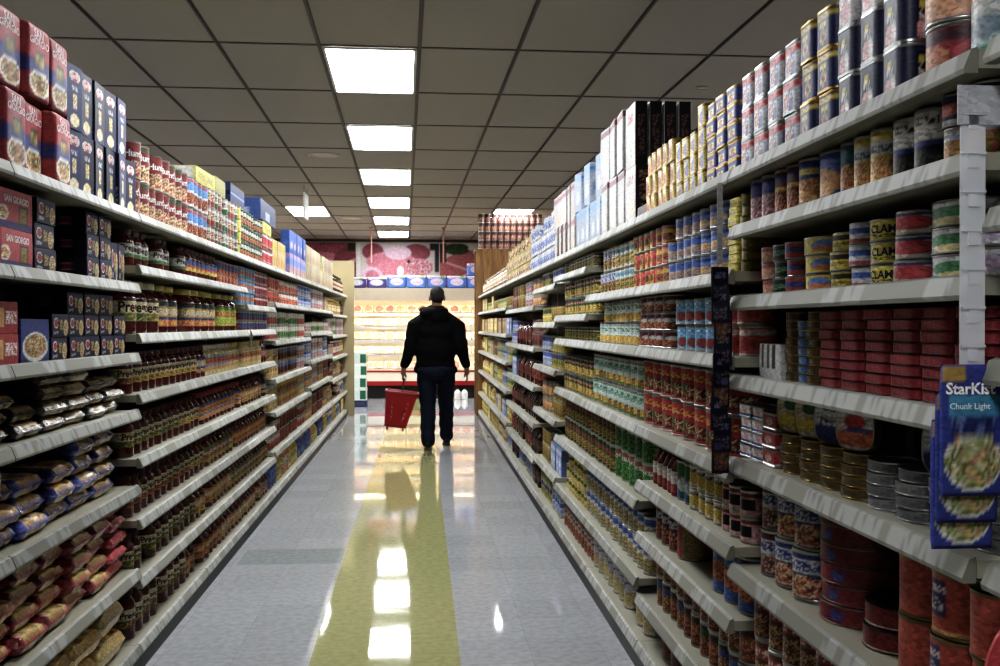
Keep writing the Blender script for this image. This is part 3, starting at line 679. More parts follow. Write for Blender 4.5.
carton('sgflat', 'pasta_box', 'flat red pasta box with white lettering', .232, .16, .111, [('bg', (170, 30, 38)), ('rect', 0, 1, 0, .2, (46, 44, 110)), ('rect', .58, .86, .14, .62, (60, 50, 24)), ('mix', .61, .83, .18, .58, [(150, 120, 50), (110, 90, 40)]), ('ell', .1, .38, .16, .2, (220, 200, 190)), ('food', .1, .38, .12, .15, PASTA)], [('bg', (150, 26, 34))], (160, 30, 38), text=[('SAN GIORGIO', .76, .17, WHT)])
carton('sglow', 'pasta_box', 'low red box of pasta', .2, .16, .088, [('bg', (160, 28, 34)), ('rect', .1, .5, .2, .8, (200, 160, 90)), ('bars', .55, .95, .3, .7, WHT)], [('bg', (140, 24, 30))], (150, 28, 34))
def navyflat(key, look, w, h, c=(15, 20, 54), seed=0):
    carton(key, 'pasta_box', look, w, .14, h, [('bg', c), ('grad', .55, 1, c, (36, 42, 80))] + [('ell', .22, .6, .13, .24, (226, 220, 214)), ('ell', .22, .6, .11, .19, (160, 34, 50)), ('mix', .42, .62, .3, .75, [(200, 170, 80), (150, 120, 60), c]), ('ell', .82, .4, .15, .36, (196, 186, 150)), ('food', .82, .4, .12, .3, PASTA), ('bars', .08, .38, .12, .26, (180, 180, 190))], [('bg', tuple(int(x * .7) for x in c)), ('ell', .5, .55, .12, .22, (150, 110, 120)), ('ell', .5, .55, .09, .16, (120, 30, 40))], c, seed=seed)
navyflat('nflat', 'flat navy box of lasagne', .165, .074); navyflat('nface', 'navy pasta box with round logo', .132, .078, (19, 24, 60), 2); navyflat('nup', 'upright navy box of shells', .085, .15, (22, 28, 64), 3)
navyflat('nlow', 'long navy box of noodles', .152, .073, (14, 18, 50), 4)
carton('nend', 'pasta_box', 'pushed-back navy box end', .066, .2, .074, [('bg', (16, 20, 48)), ('ell', .5, .5, .34, .36, (150, 110, 120)), ('ell', .5, .5, .28, .28, (120, 30, 40))], [('bg', (16, 20, 48))], (18, 24, 54))
carton('bowlbox', 'pasta_box', 'blue box showing bowl of pasta', .23, .12, .13, [('bg', (34, 60, 140)), ('rect', 0, 1, 0, .1, (20, 30, 90)), ('ell', .5, .36, .46, .34, (226, 226, 226)), ('food', .5, .38, .4, .27, PASTA)], [('bg', (30, 50, 120))], (34, 56, 130))
# --- lying bags
CLEARN = [(176, 150, 100), (150, 120, 74), (200, 180, 136), (120, 96, 60), (220, 214, 200)]
def lying(key, name, look, w, d, h, ends, mid, stripe, seed):
    e = .14
    pillow(key, name, look, w, d, h, [('bg', ends), ('mix', e, 1 - e, 0, 1, mid), ('rect', e + .02, e + .07, 0, 1, stripe), ('rect', e, 1 - e, .94, 1, tuple(min(255, int(x * 1.1)) for x in mid[0])), ('mix', .02, e, 0, 1, [ends, ends, tuple(int(x * .7) for x in ends), tuple(min(255, int(x * 1.2) + 40) for x in ends)])], seed=seed)
lying('clear0', 'macaroni_bag', 'clear bag of tan macaroni', .2, .3, .047, (70, 60, 50), CLEARN, (206, 200, 186), 1)
lying('clear1', 'macaroni_bag', 'clear macaroni bag with black ends', .2, .3, .047, (26, 24, 30), CLEARN, (150, 130, 90), 2)
lying('clear2', 'macaroni_bag', 'clear macaroni bag with silver ends', .2, .28, .047, (130, 126, 116), CLEARN, (180, 60, 60), 3)
lying('navy0', 'spaghetti_bag', 'navy-ended bag of spaghetti', .22, .3, .062, (28, 38, 120), [(206, 168, 96), (190, 146, 76), (176, 130, 66)], (236, 226, 200), 4)
lying('navy1', 'spaghetti_bag', 'blue-ended spaghetti bag with white band', .22, .3, .06, (40, 54, 140), [(196, 160, 96), (220, 200, 150), (120, 120, 150)], (240, 240, 240), 5)
lying('brown0', 'spaghetti_bag', 'brownish spaghetti bag', .2, .3, .06, (110, 70, 60), [(170, 120, 70), (140, 90, 50), (190, 150, 100)], (200, 80, 60), 6)
lying('red0', 'noodle_pack', 'red-ended bag of egg noodles', .205, .3, .064, (150, 24, 40), [(206, 180, 110), (190, 156, 84), (222, 204, 150)], (226, 214, 176), 7)
lying('red1', 'noodle_pack', 'mostly red bag of egg noodles', .2, .3, .057, (170, 28, 48), [(190, 40, 60), (220, 200, 190), (160, 30, 44), (200, 170, 120)], (226, 200, 190), 8)
lying('gold0', 'shell_pasta_bag', 'bulky bag of golden pasta shells', .27, .32, .1, (196, 160, 84), [(214, 176, 84), (196, 140, 60), (230, 206, 140), (170, 80, 40)], (240, 236, 220), 9)
lying('gold1', 'shell_pasta_bag', 'gold pasta bag with blue badge', .27, .32, .11, (206, 176, 110), [(220, 190, 100), (206, 150, 60), (236, 220, 170), (60, 90, 170), (190, 60, 40)], (240, 240, 236), 10)
# --- sauce jars
SAUCE, SAUCE2 = (84, 16, 10), (60, 10, 10)
def prego(key, look, r, h, low, lid, seed=0, sauce=SAUCE):
    jar(key, 'sauce_jar', look, r, h, sauce, [('bg', (216, 208, 172)), ('band', 0, .42, low), ('mix', 0, 1, .02, .34, [low, tuple(int(x * .7) for x in low), (190, 140, 70), (70, 100, 40)]), ('band', .95, 1, (150, 130, 60))], lid, text=[('Prego', .475, r * 1.65, (60, 22, 20), .03)], seed=seed)
def ragu(key, look, r, h, cols, lid, seed=0, sauce=SAUCE, lz=(.14, .64)):
    jar(key, 'sauce_jar', look, r, h, sauce, [('bg', cols[0]), ('band', .0, .3, cols[1]), ('mix', .0, 1, .05, .3, [cols[1], cols[2], (200, 150, 60)]), ('ell', .5, .62, .34, .24, cols[2]), ('band', .9, 1, cols[3])], lid, lz=lz, text=[('RAGU', .45, r * 1.3, cols[4], .04)], seed=seed)
MAR = (70, 16, 16)
prego('pA', 'sauce jar with cream and yellow label', .051, .165, (196, 160, 50), MAR, 1)
prego('pB', 'sauce jar with cream and green label', .051, .165, (70, 110, 50), MAR, 2)
prego('pC', 'sauce jar with cream and red label', .051, .165, (150, 50, 34), MAR, 3)
prego('pD', 'tall sauce jar with cream label', .05, .2, (120, 90, 44), MAR, 4)
prego('pbig1', 'big sauce jar with cream-red label', .083, .22, (120, 130, 60), (196, 190, 160), 5)
prego('pbig0', 'big sauce jar with cream-green label', .083, .22, (44, 104, 54), (196, 190, 160), 6)
ragu('rbig', 'big jar with yellow-blue label', .083, .22, ((44, 60, 120), (190, 60, 40), (216, 180, 60), (60, 110, 60), WHT), (196, 178, 60), 7)
ragu('rgreen', 'jar with lime label', .083, .22, ((150, 190, 40), (80, 130, 40), (190, 210, 80), (120, 150, 40), (200, 40, 40)), (170, 160, 70), 8)
ragu('rA', 'jar with rainbow label', .051, .165, ((60, 110, 180), (190, 90, 50), (216, 170, 70), (90, 60, 120), (200, 40, 40)), (160, 40, 40), 9)
ragu('rB', 'jar with orange and green label', .051, .165, ((190, 110, 60), (80, 110, 60), (206, 170, 80), (140, 60, 40), WHT), MAR, 10)
ragu('rC', 'jar with vivid green label', .051, .165, ((52, 130, 48), (120, 150, 60), (180, 60, 40), (60, 140, 60), WHT), MAR, 11)
ragu('rD', 'jar with red-brown label', .051, .165, ((140, 56, 36), (80, 40, 30), (190, 120, 60), (130, 50, 40), (230, 200, 120)), MAR, 12)
ragu('rE', 'jar with navy label', .051, .165, ((36, 46, 110), (120, 50, 50), (200, 180, 150), (50, 60, 120), WHT), MAR, 13)
ragu('cheese', 'cream-sauce jar with blue-yellow label', .051, .165, ((120, 150, 190), (190, 170, 90), (196, 130, 90), (206, 200, 176), (170, 60, 50)), (206, 200, 186), 14, sauce=(206, 190, 140))
ragu('cheese2', 'cream-sauce jar with gold label', .051, .165, ((190, 174, 110), (180, 166, 110), (190, 140, 90), (220, 210, 170), (160, 40, 40)), (200, 176, 70), 15, sauce=(206, 190, 140))
jar('darkjar', 'sauce_jar', 'dark red jar with pink label', .051, .165, SAUCE2, [('bg', (130, 40, 60)), ('ell', .5, .5, .4, .3, (200, 120, 140))], (120, 30, 40))
jar('mar0', 'sauce_jar', 'short maroon jar with white label', .05, .15, SAUCE, [('bg', (214, 214, 206)), ('band', 0, .3, (70, 110, 60))], MAR, text=[('Prego', .47, .08, (60, 22, 20))])
jar('mar1', 'sauce_jar', 'short jar with rainbow label', .05, .15, SAUCE, [('bg', (70, 120, 180)), ('band', 0, .35, (200, 170, 60)), ('band', .35, .6, (190, 70, 60))], MAR)
can('cansauce', 'tomato_can', 'short tomato can with blue band', .05, .135, [('bg', (164, 60, 44)), ('band', .7, 1, (60, 70, 120)), ('food', .5, .35, .3, .25, MEAT)], seed=3)
# --- cans on the left top shelf and beyond
def hunts(key, look, top, seed):
    can(key, 'tomato_can', look, .0565, .156, [('bg', (124, 34, 28)), ('band', .9, 1, top), ('band', .0, .05, (190, 150, 80)), ('food', .5, .24, .3, .2, [(170, 60, 40), (140, 40, 30), (216, 180, 130), (90, 110, 50), (220, 200, 160)]), ('bars', .25, .75, .42, .5, (220, 200, 180))], text=[("Hunt's", .68, .098, WHT, .03)], seed=seed)
hunts('hA', 'tall brick-red tomato can', (124, 34, 28), 1); hunts('hB', 'tall tomato can with green top', (50, 100, 60), 2)
can('bwcan', 'soup_can', 'blue-white soup can', .052, .154, [('bg', (210, 214, 220)), ('band', .55, .9, (80, 140, 200)), ('food', .5, .28, .34, .22, MEAT), ('band', .9, 1, (190, 60, 60))], seed=4)
can('wrcan', 'soup_can', 'white-red soup can', .0455, .1045, [('bg', (206, 204, 196)), ('band', 0, .3, (160, 50, 44)), ('band', .3, .36, (60, 110, 60)), ('food', .5, .6, .3, .25, [(200, 60, 50), (90, 120, 70), (220, 210, 190)])], seed=5)
can('wgcan', 'soup_can', 'white-green soup can', .0455, .1045, [('bg', (200, 206, 196)), ('band', 0, .4, (50, 110, 66)), ('bars', .2, .8, .5, .8, (120, 50, 60))], seed=6)
tin('ytin', 'broth_tin', 'yellow tin', .1, .09, .078, .03, [('bg', (206, 196, 60)), ('bars', .2, .8, .2, .8, (90, 110, 50))], [('bg', (190, 180, 60))])
can('gcan', 'bean_can', 'dark green bean can', .0455, .1045, [('bg', (34, 74, 50)), ('band', .6, .9, (190, 190, 180)), ('food', .5, .3, .3, .2, MEAT)], seed=8)
can('rwcan', 'bean_can', 'white can with red disc', .0455, .1185, [('bg', (210, 206, 204)), ('ell', .5, .55, .3, .3, (190, 50, 60)), ('band', 0, .2, (160, 50, 50))], seed=9)
carton('ytray', 'broth_case', 'yellow case of broth', .44, .2, .085, [('bg', (206, 196, 70)), ('bars', .1, .9, .3, .7, (150, 140, 50)), ('rect', .45, .55, .1, .9, (190, 182, 60))], [('bg', (206, 200, 110)), ('rect', .1, .9, .2, .95, (224, 224, 216))], (160, 152, 70), cat='case')
carton('ytray2', 'broth_case', 'shorter yellow case of broth', .3, .22, .1, [('bg', (140, 134, 60)), ('rect', .1, .9, .3, .7, (140, 140, 60))], [('bg', (216, 206, 80)), ('rect', .2, .8, .2, .8, (190, 186, 90))], (160, 152, 70), cat='case')
carton('ncase', 'shrink_wrapped_case', 'navy shrink-wrapped case', .5, .24, .125, [('bg', (22, 38, 80)), ('band', .45, .55, (70, 110, 170)), ('bars', .1, .9, .1, .4, (20, 30, 70))], [('bg', (30, 54, 110)), ('band', .4, .6, (20, 30, 70))], (26, 44, 84), cat='case')
carton('ncase2', 'shrink_wrapped_case', 'blue shrink-wrapped case with pale square', .8, .24, .15, [('bg', (28, 54, 104)), ('rect', .3, .6, .1, .5, (150, 170, 200))], [('bg', (40, 76, 140)), ('rect', .3, .7, .15, .55, (160, 180, 206))], (34, 62, 110), cat='case')
carton('pastel', 'rice_box', 'peach rice box', .118, .05, .237, [('bg', (220, 190, 150)), ('band', .7, .9, (200, 180, 70)), ('food', .5, .3, .35, .2, CORN)], [('bg', (210, 200, 120))], (220, 200, 150), lo=True)
carton('btall', 'rice_box', 'tall blue rice box', .235, .075, .205, [('bg', (40, 92, 176)), ('rect', .2, .8, .2, .5, (200, 190, 210))], [('bg', (30, 84, 168)), ('rect', .1, .9, .3, .5, (60, 110, 190))], (50, 100, 180), lo=True)
carton('lilac', 'rice_box', 'lilac rice box', .235, .075, .2, [('bg', (176, 150, 190)), ('band', .5, .8, (90, 130, 200)), ('food', .5, .25, .3, .2, CORN)], [('bg', (150, 130, 180)), ('band', .5, .8, (60, 110, 190))], (160, 140, 190), lo=True)
carton('cream', 'rice_box', 'pale yellow rice box', .155, .06, .185, [('bg', (188, 180, 150)), ('food', .5, .45, .42, .38, [(190, 170, 90), (150, 120, 160), (206, 200, 190), (170, 140, 110)])], [('bg', (206, 200, 150))], (216, 210, 170), lo=True)
jar('oil', 'oil_bottle', 'dark oil bottle', .055, .25, (70, 56, 30), [('bg', (200, 180, 150)), ('band', .3, .6, (120, 60, 60))], (60, 30, 30), cat='bottle', lo=True, bottle=True)
# second sauce shelf tins etc.
can('ybcan', 'bean_can', 'yellow-blue bean can', .045, .083, [('bg', (80, 130, 170)), ('band', .3, .7, (210, 190, 60)), ('food', .5, .5, .25, .2, MEAT)], seed=12)
can('rdcan', 'bean_can', 'dark red bean can', .045, .083, [('bg', (120, 32, 40)), ('band', .6, .8, (190, 170, 170))], seed=13)
can('rbcan', 'bean_can', 'red can with blue spot', .05, .067, [('bg', (140, 40, 36)), ('ell', .5, .5, .25, .3, (60, 100, 170)), ('band', .8, 1, (200, 190, 170))], seed=14)

# ================================================================== goods on the left side
L1 = 1.805; TOPL = 'top left shelf'
e = run('L', L1, dL(69) - .17 * 5, 9, ['noodle2', 'noodle0', 'noodle1'], TOPL, tiers=2, n=5)
e = run('L', L1, dL(69.5), 9, ['blue1', 'blue0', 'blue2', 'blue0'], TOPL, tiers=lambda i: 2 if i < 5 else 1, n=6)
e = run('L', L1, e + .005, dL(193), ['hA', 'hB', 'hA', 'hA', 'hA', 'hB', 'hB', 'hA'], TOPL, tiers=2)
e = run('L', L1, e, 9, ['bwcan'], TOPL, tiers=2, n=4)
x0 = e
e = run('L', L1, e, dL(241), ['wrcan', 'wrcan', 'wgcan', 'wrcan', 'wgcan', 'wgcan'], TOPL, tiers=3)
e = run('L', L1, e, 9, ['ytin'], TOPL, tiers=4, n=1)
e = run('L', L1, e, dL(264), ['gcan'], TOPL, tiers=3)
x1 = e
e = run('L', L1, e, dL(275), ['rwcan'], TOPL, tiers=2)
e = run('L', L1, e, dL(288), ['pastel'], TOPL, n=6)
run('L', L1 + .318, x0 - .2, 20, 'ytray', 'on soup cans, ' + TOPL, n=1, back=.02)
run('L', L1 + .318, x0 + .27, 20, 'ytray2', 'on soup cans, ' + TOPL, n=1, back=.02)
run('L', L1 + .318, x0 + .7, 20, 'ncase', 'on soup cans, ' + TOPL, n=1, back=.02)
run('L', L1 + .243, x1 + .03, 20, ['ytray'], 'on red-disc cans, ' + TOPL, n=1, back=.01)
run('L', L1 + .243 + .096, x1 - .05, 20, ['ncase2'], 'on yellow case, ' + TOPL, n=1, back=.02)
e = run('L', L1, dL(288) + .15, dL(308) + .05, 'lilac', TOPL, tiers=2, tk=[None, 'btall'])
e = run('L', L1, e, dL(333), 'cream', TOPL, tiers=2)
e = run('L', L1, e, 14.9, 'oil', TOPL, gap=.03)
# pasta shelves (first two units)
P2 = 'second pasta shelf'
run('L', 1.525, 2.355, 9, 'sgflat', P2, tiers=2, n=3)
run('L', 1.525, 3.075, 9, 'nflat', P2, tiers=3, n=1)
run('L', 1.525, 3.25, 9, 'nend', P2, tiers=3, n=4, back=.16)
run('L', 1.525, 3.54, 9, 'nface', P2, tiers=3, n=2)
run('L', 1.525, 3.815, 9, 'nup', P2, tiers=1, n=2, tk=None)
P3 = 'third pasta shelf'
run('L', 1.252, 2.33, 9, 'sglow', P3, tiers=2, n=3)
run('L', 1.252, 2.955, 9, 'bowlbox', P3, n=1)
run('L', 1.252, 3.2, 3.99, 'nlow', P3, tiers=lambda i: (2, 3, 3, 3, 2)[i])
random.seed(4)
run('L', 1.03, 2.3, 3.99, ['clear1', 'clear0', 'clear0', 'clear1', 'clear0', 'clear2'], 'fourth pasta shelf', tiers=lambda i: (3, 3, 3, 2, 4, 4, 3, 3)[i % 8], gap=.006)
run('L', .732, 2.3, 3.99, ['brown0', 'navy0', 'navy0', 'navy1', 'navy0', 'navy1', 'navy0'], 'fifth pasta shelf', tiers=lambda i: (3, 3, 3, 3, 3, 4, 4)[i % 7], gap=.006)
run('L', .402, 2.3, 3.99, ['red0', 'red0', 'red0', 'red0', 'red0', 'red0', 'red0', 'red1'], 'sixth pasta shelf', tiers=lambda i: (4, 4, 3, 4, 4, 4, 4, 5)[i % 8], gap=.006)
run('L', .10, 2.25, 3.98, ['gold0', 'gold0', 'gold1', 'gold0', 'gold0', 'gold1'], 'bottom pasta shelf', tiers=lambda i: (2, 2, 2, 2, 2, 2)[i % 6], gap=.012)
# sauce shelves
S = lambda w: w + ' sauce shelf'
run('L', 1.60, 4.04, 9, 'mar0', S('second'), n=3)
e = run('L', 1.60, 4.5, dL(190), 'mar0', S('second'), first=3)
e = run('L', 1.60, e + .02, dL(220), 'mar1', S('second'))
e = run('L', 1.60, e, dL(240), 'cansauce', S('second'))
e = run('L', 1.494, 6.47, 7.05, 'ybcan', S('second'), tiers=3)
e = run('L', 1.494, e, 7.65, 'rdcan', S('second'), tiers=3)
run('L', 1.327, 4.03, 9, ['pbig1', 'pbig0', 'pbig1'], S('third'), n=3)
run('L', 1.327, 4.56, 9, 'rbig', S('third'), n=2)
run('L', 1.327, 5.08, 9, 'rbig', S('third'), n=4, first=2)
run('L', 1.327, 5.84, 9, 'rgreen', S('third'), n=3, gap=.03)
run('L', 1.327, 6.55, 7.64, 'rbcan', S('third'), tiers=2)
e = run('L', 1.088, 4.03, 4.15, 'pC', S('fourth'))
e = run('L', 1.088, 4.17, dL(200), 'pA', S('fourth'))
e = run('L', 1.088, e, dL(211), 'rE', S('fourth'))
e = run('L', 1.088, e, dL(232), 'cheese', S('fourth'))
e = run('L', 1.088, e, dL(262), 'cheese2', S('fourth'))
e = run('L', 1.088, e + .03, 7.64, 'darkjar', S('fourth'))
e = run('L', .835, 4.03, dL(184), 'pB', S('fifth'))
e = run('L', .835, e, dL(205), 'pA', S('fifth'))
e = run('L', .835, e, dL(245), 'rA', S('fifth'))
e = run('L', .835, e + .03, dL(263), 'rB', S('fifth'))
e = run('L', .835, e + .12, 7.64, 'rE', S('fifth'))
e = run('L', .592, 4.03, dL(192), 'pC', S('sixth'))
e = run('L', .592, e, dL(208), 'pA', S('sixth'))
e = run('L', .592, e + .03, dL(240), 'rC', S('sixth'))
e = run('L', .592, e, 7.64, 'rD', S('sixth'))
e = run('L', .358, 4.03, dL(200), 'pB', S('seventh'))
e = run('L', .358, e, dL(235), 'rB', S('seventh'))
e = run('L', .358, e, 7.64, 'rC', S('seventh'))
e = run('L', .10, 4.05, dL(190), 'pD', S('bottom'))
e = run('L', .10, e, dL(225), 'rD', S('bottom'))
e = run('L', .10, e, dL(262), 'rB', S('bottom'))
e = run('L', .10, e, 7.64, 'rA', S('bottom'))
# ================================================================== kinds of goods on the right side
can('teal', 'fish_can', 'tall white and teal can', .064, .165, [('bg', (206, 208, 204)), ('band', 0, .12, (60, 140, 120)), ('band', .12, .3, (190, 214, 214)), ('bars', .2, .8, .62, .7, (190, 70, 70)), ('bars', .15, .85, .74, .86, (200, 60, 60)), ('ell', .5, .3, .3, .12, (130, 150, 160)), ('band', .92, 1, (90, 160, 150))], seed=21)
can('redbig', 'fish_can', 'red can with dark lid band', .066, .1, [('bg', (150, 40, 48)), ('band', .72, 1, (88, 46, 58)), ('ell', .2, .4, .3, .3, (206, 130, 90)), ('rect', .0, .2, .5, .62, (220, 200, 60)), ('ell', .62, .35, .12, .25, (190, 60, 66))], seed=22)
can('pinkyel', 'fish_can', 'pink can with yellow slash', .064, .125, [('bg', (200, 150, 150)), ('diag', .5, .5, .07, (214, 196, 60)), ('ell', .5, .25, .4, .25, (214, 160, 120)), ('rect', .8, 1, 0, 1, (160, 30, 50))], seed=23)
HAMS = [('bg', (34, 40, 76)), ('rect', .1, .9, .3, .9, (18, 18, 24)), ('ell', .5, .2, .5, .25, (206, 150, 150)), ('rect', .55, .9, 0, .4, (226, 226, 226)), ('bars', .2, .8, .45, .62, (200, 200, 200)), ('rect', .25, .6, .68, .8, (214, 200, 70))]
tin('ham', 'ham_tin', 'black ham tin with pink slice', .1, .08, .103, .026, HAMS, HAMS, SIL, seed=24)
tin('hamw', 'ham_tin', 'white-pink ham tin', .1, .08, .103, .026, [('bg', (214, 206, 210)), ('ell', .5, .3, .45, .3, (206, 140, 146)), ('bars', .2, .8, .6, .8, (120, 60, 90))], [('bg', (40, 50, 110)), ('ell', .5, .4, .3, .3, (180, 130, 140))], SIL, seed=25)
tin('nyel', 'meat_tin', 'navy and gold meat tin', .096, .07, .093, .022, [('bg', (30, 40, 96)), ('band', .78, 1, (200, 176, 60)), ('food', .5, .3, .35, .25, MEAT + VEG), ('rect', .2, .8, .55, .7, (206, 190, 60))], [('bg', (26, 36, 96)), ('band', .78, 1, (190, 170, 60)), ('bars', .2, .8, .2, .7, (160, 160, 170))], GOLDC, seed=26)
tin('redtop', 'meat_tin', 'red-topped white-blue meat tin', .1, .08, .088, .02, [('bg', (206, 208, 214)), ('band', .74, 1, (196, 70, 70)), ('rect', .5, 1, 0, .74, (44, 60, 140)), ('food', .3, .35, .28, .25, [(200, 140, 120), (170, 90, 80), (220, 200, 190)]), ('bars', .55, .95, .4, .65, (216, 216, 220))], [('bg', (34, 50, 126)), ('band', .74, 1, (190, 70, 70)), ('ell', .5, .85, .3, .1, (220, 190, 190))], SIL, seed=27)
tin('bluegold', 'meat_tin', 'blue meat tin with gold rims', .102, .075, .052, .018, [('bg', (36, 62, 150)), ('rect', .1, .9, .2, .7, (200, 190, 70)), ('food', .5, .4, .3, .3, MEAT)], [('bg', (30, 54, 140)), ('bars', .15, .85, .2, .8, (170, 170, 180))], GOLDC, seed=28)
tin('yelblue', 'meat_tin', 'yellow-blue meat tin', .088, .07, .07, .018, [('bg', (206, 184, 66)), ('rect', .5, 1, 0, 1, (44, 90, 180)), ('food', .35, .4, .25, .3, MEAT), ('bars', .1, .9, .7, .95, (226, 226, 220))], [('bg', (40, 70, 160)), ('band', .6, 1, (200, 180, 70))], GOLDC, seed=29)
tin('yelred', 'meat_tin', 'yellow-red meat tin', .083, .066, .08, .018, [('bg', (200, 176, 70)), ('rect', 0, .45, 0, 1, (170, 50, 44)), ('food', .55, .35, .35, .3, MEAT), ('bars', .1, .9, .75, .95, (226, 220, 200))], [('bg', (170, 150, 60)), ('rect', .2, .8, .2, .8, (150, 50, 44))], GOLDC, seed=30)
CER = [('bg', (30, 24, 28)), ('mix', .15, .85, .15, .8, [(30, 24, 28), (60, 40, 40), (120, 90, 80), (40, 30, 34), (90, 40, 44)])]
carton('cerblack', 'cereal_box', 'black-sided cereal box', .205, .052, .268, [('bg', (186, 186, 184)), ('food', .5, .3, .4, .2, [(104, 150, 140), (220, 220, 216), (206, 200, 170)]), ('rect', .8, 1, 0, 1, (196, 200, 200)), ('bars', .2, .8, .7, .85, (170, 90, 90))], CER, (34, 30, 34), seed=31, lo=False)
carton('cerbrown', 'cereal_box', 'brown-black cereal box', .205, .066, .25, [('bg', (186, 186, 184)), ('food', .5, .3, .4, .2, [(190, 170, 150), (214, 210, 200)]), ('bars', .2, .8, .7, .85, (150, 110, 90))], [('bg', (34, 20, 20)), ('mix', .2, .8, .2, .9, [(34, 20, 20), (90, 60, 50), (60, 34, 30), (140, 110, 90)])], (60, 44, 40), seed=32)
carton('cerwhite', 'cereal_box', 'tall white cereal box', .175, .06, .265, [('bg', (186, 186, 186)), ('band', .86, .95, (140, 110, 114)), ('food', .5, .35, .36, .22, [(214, 206, 190), (200, 180, 160), (226, 226, 222)])], [('bg', (196, 196, 194)), ('bars', .2, .8, .1, .9, (150, 140, 140)), ('band', .88, 1, (140, 50, 60))], (150, 150, 148), seed=33, jit=.1)
carton('cerblue', 'cereal_box', 'pale blue cereal box', .15, .055, .222, [('bg', (160, 174, 192)), ('band', .8, 1, (110, 160, 206)), ('food', .5, .35, .35, .2, [(220, 220, 220), (190, 200, 210)])], [('bg', (186, 196, 210)), ('band', .85, 1, (60, 130, 190)), ('bars', .2, .8, .1, .7, (130, 150, 180))], (90, 150, 200), seed=34, lo=True, jit=.12)
carton('cermar', 'cereal_box', 'white and maroon cereal box', .17, .055, .21, [('bg', (184, 182, 182)), ('band', .76, .9, (140, 60, 70)), ('food', .5, .3, .35, .2, [(206, 200, 180), (190, 170, 150)])], [('bg', (190, 186, 184)), ('rect', .3, .7, .1, .8, (120, 60, 66))], (110, 50, 56), seed=35, lo=True, jit=.1)
can('bwmilk', 'milk_can', 'white can with blue swirl', .05, .118, [('bg', (210, 214, 220)), ('food', .5, .45, .35, .25, [(60, 90, 160), (100, 130, 190), (210, 210, 214)]), ('band', .85, 1, (190, 196, 206))], seed=36, lo=True)
can('ylow', 'milk_can', 'small yellowish can', .052, .11, [('bg', (200, 180, 90)), ('food', .5, .5, .36, .3, [(190, 90, 60), (226, 220, 190), (110, 100, 60)])], seed=37, lo=True)
jar('pastj', 'syrup_bottle', 'pale syrup bottle', .06, .22, (150, 110, 70), [('bg', (216, 206, 180)), ('band', .2, .5, (190, 150, 140))], (200, 190, 160), cat='bottle', lo=True, bottle=True)
# tuna bay
jar('marb', 'syrup_jar', 'slim maroon bottle', .03, .125, (60, 24, 26), [('bg', (90, 40, 44)), ('band', .4, .6, (70, 30, 34))], (40, 24, 26), cat='bottle', bottle=True)
can('pinkblue', 'bean_can', 'pink can with blue top', .04, .125, [('bg', (206, 170, 170)), ('band', .6, 1, (50, 70, 150)), ('food', .5, .3, .4, .25, [(200, 140, 140), (220, 200, 200), (160, 60, 70)])], seed=38)
can('brownred', 'bean_can', 'brown-red chili can', .04, .125, [('bg', (110, 44, 36)), ('band', .75, .95, (60, 60, 110)), ('food', .5, .3, .4, .3, MEAT), ('rect', .2, .8, .55, .68, (206, 170, 60))], seed=39)
can('blueor', 'bean_can', 'blue can with orange food', .042, .125, [('bg', (44, 70, 140)), ('food', .5, .35, .4, .28, [(206, 150, 80), (190, 110, 60), (220, 190, 120)]), ('rect', .2, .8, .7, .85, (200, 180, 80))], seed=40)
can('bluebig', 'bean_can', 'broad blue can with grey panel', .07, .122, [('bg', (44, 80, 160)), ('ell', .4, .4, .28, .3, (200, 150, 90)), ('rect', .72, .98, .25, .95, (150, 146, 110)), ('rect', .72, .98, .02, .25, (200, 206, 214))], seed=41)
can('tealsm', 'bean_can', 'narrow teal can', .031, .122, [('bg', (44, 96, 110)), ('food', .5, .35, .35, .25, [(190, 140, 90), (160, 90, 50)])], seed=42)
can('yellow', 'fruit_can', 'yellow-white can of food', .0375, .12, [('bg', (206, 186, 70)), ('rect', 0, 1, .55, .85, (196, 196, 190)), ('food', .5, .3, .35, .22, [(200, 140, 60), (170, 100, 40), (220, 190, 120)]), ('bars', .25, .75, .6, .75, (90, 100, 140))], seed=43)
can('olive', 'olive_can', 'white-navy can of black olives', .0405, .122, [('bg', (206, 206, 200)), ('band', 0, .5, (22, 26, 44)), ('food', .5, .2, .4, .16, [(20, 20, 24), (40, 44, 40), (60, 70, 60)]), ('band', .42, .52, (40, 60, 140)), ('bars', .2, .8, .8, .92, (60, 60, 60)), ('ell', .5, .65, .3, .08, (226, 226, 222))], seed=44)
can('beefsm', 'vegetable_can', 'small navy can with red lettering', .0355, .058, [('bg', (50, 54, 110)), ('rect', .1, .9, .3, .75, (206, 90, 70)), ('bars', .15, .85, .35, .7, (220, 130, 110)), ('band', 0, .14, (220, 220, 220))], seed=45)
can('cornsm', 'vegetable_can', 'small can with red and green food', .0355, .068, [('bg', (196, 196, 180)), ('food', .5, .38, .5, .36, [(90, 130, 44), (130, 160, 60), (200, 60, 60), (206, 90, 60), (110, 140, 50)]), ('band', .8, .9, (170, 160, 100)), ('rect', .4, .8, .72, .95, (180, 190, 210))], seed=46)
def tuna(key, look, r, h, layers, seed, text=None, rim=TINC): can(key, 'tuna_can', look, r, h, layers, rim=rim, seed=seed, text=text)
tuna('tnavy', 'small navy-white tuna can', .04, .05, [('bg', (206, 206, 214)), ('band', .4, .8, (44, 50, 120)), ('ell', .5, .5, .25, .3, (190, 170, 200))], 47)
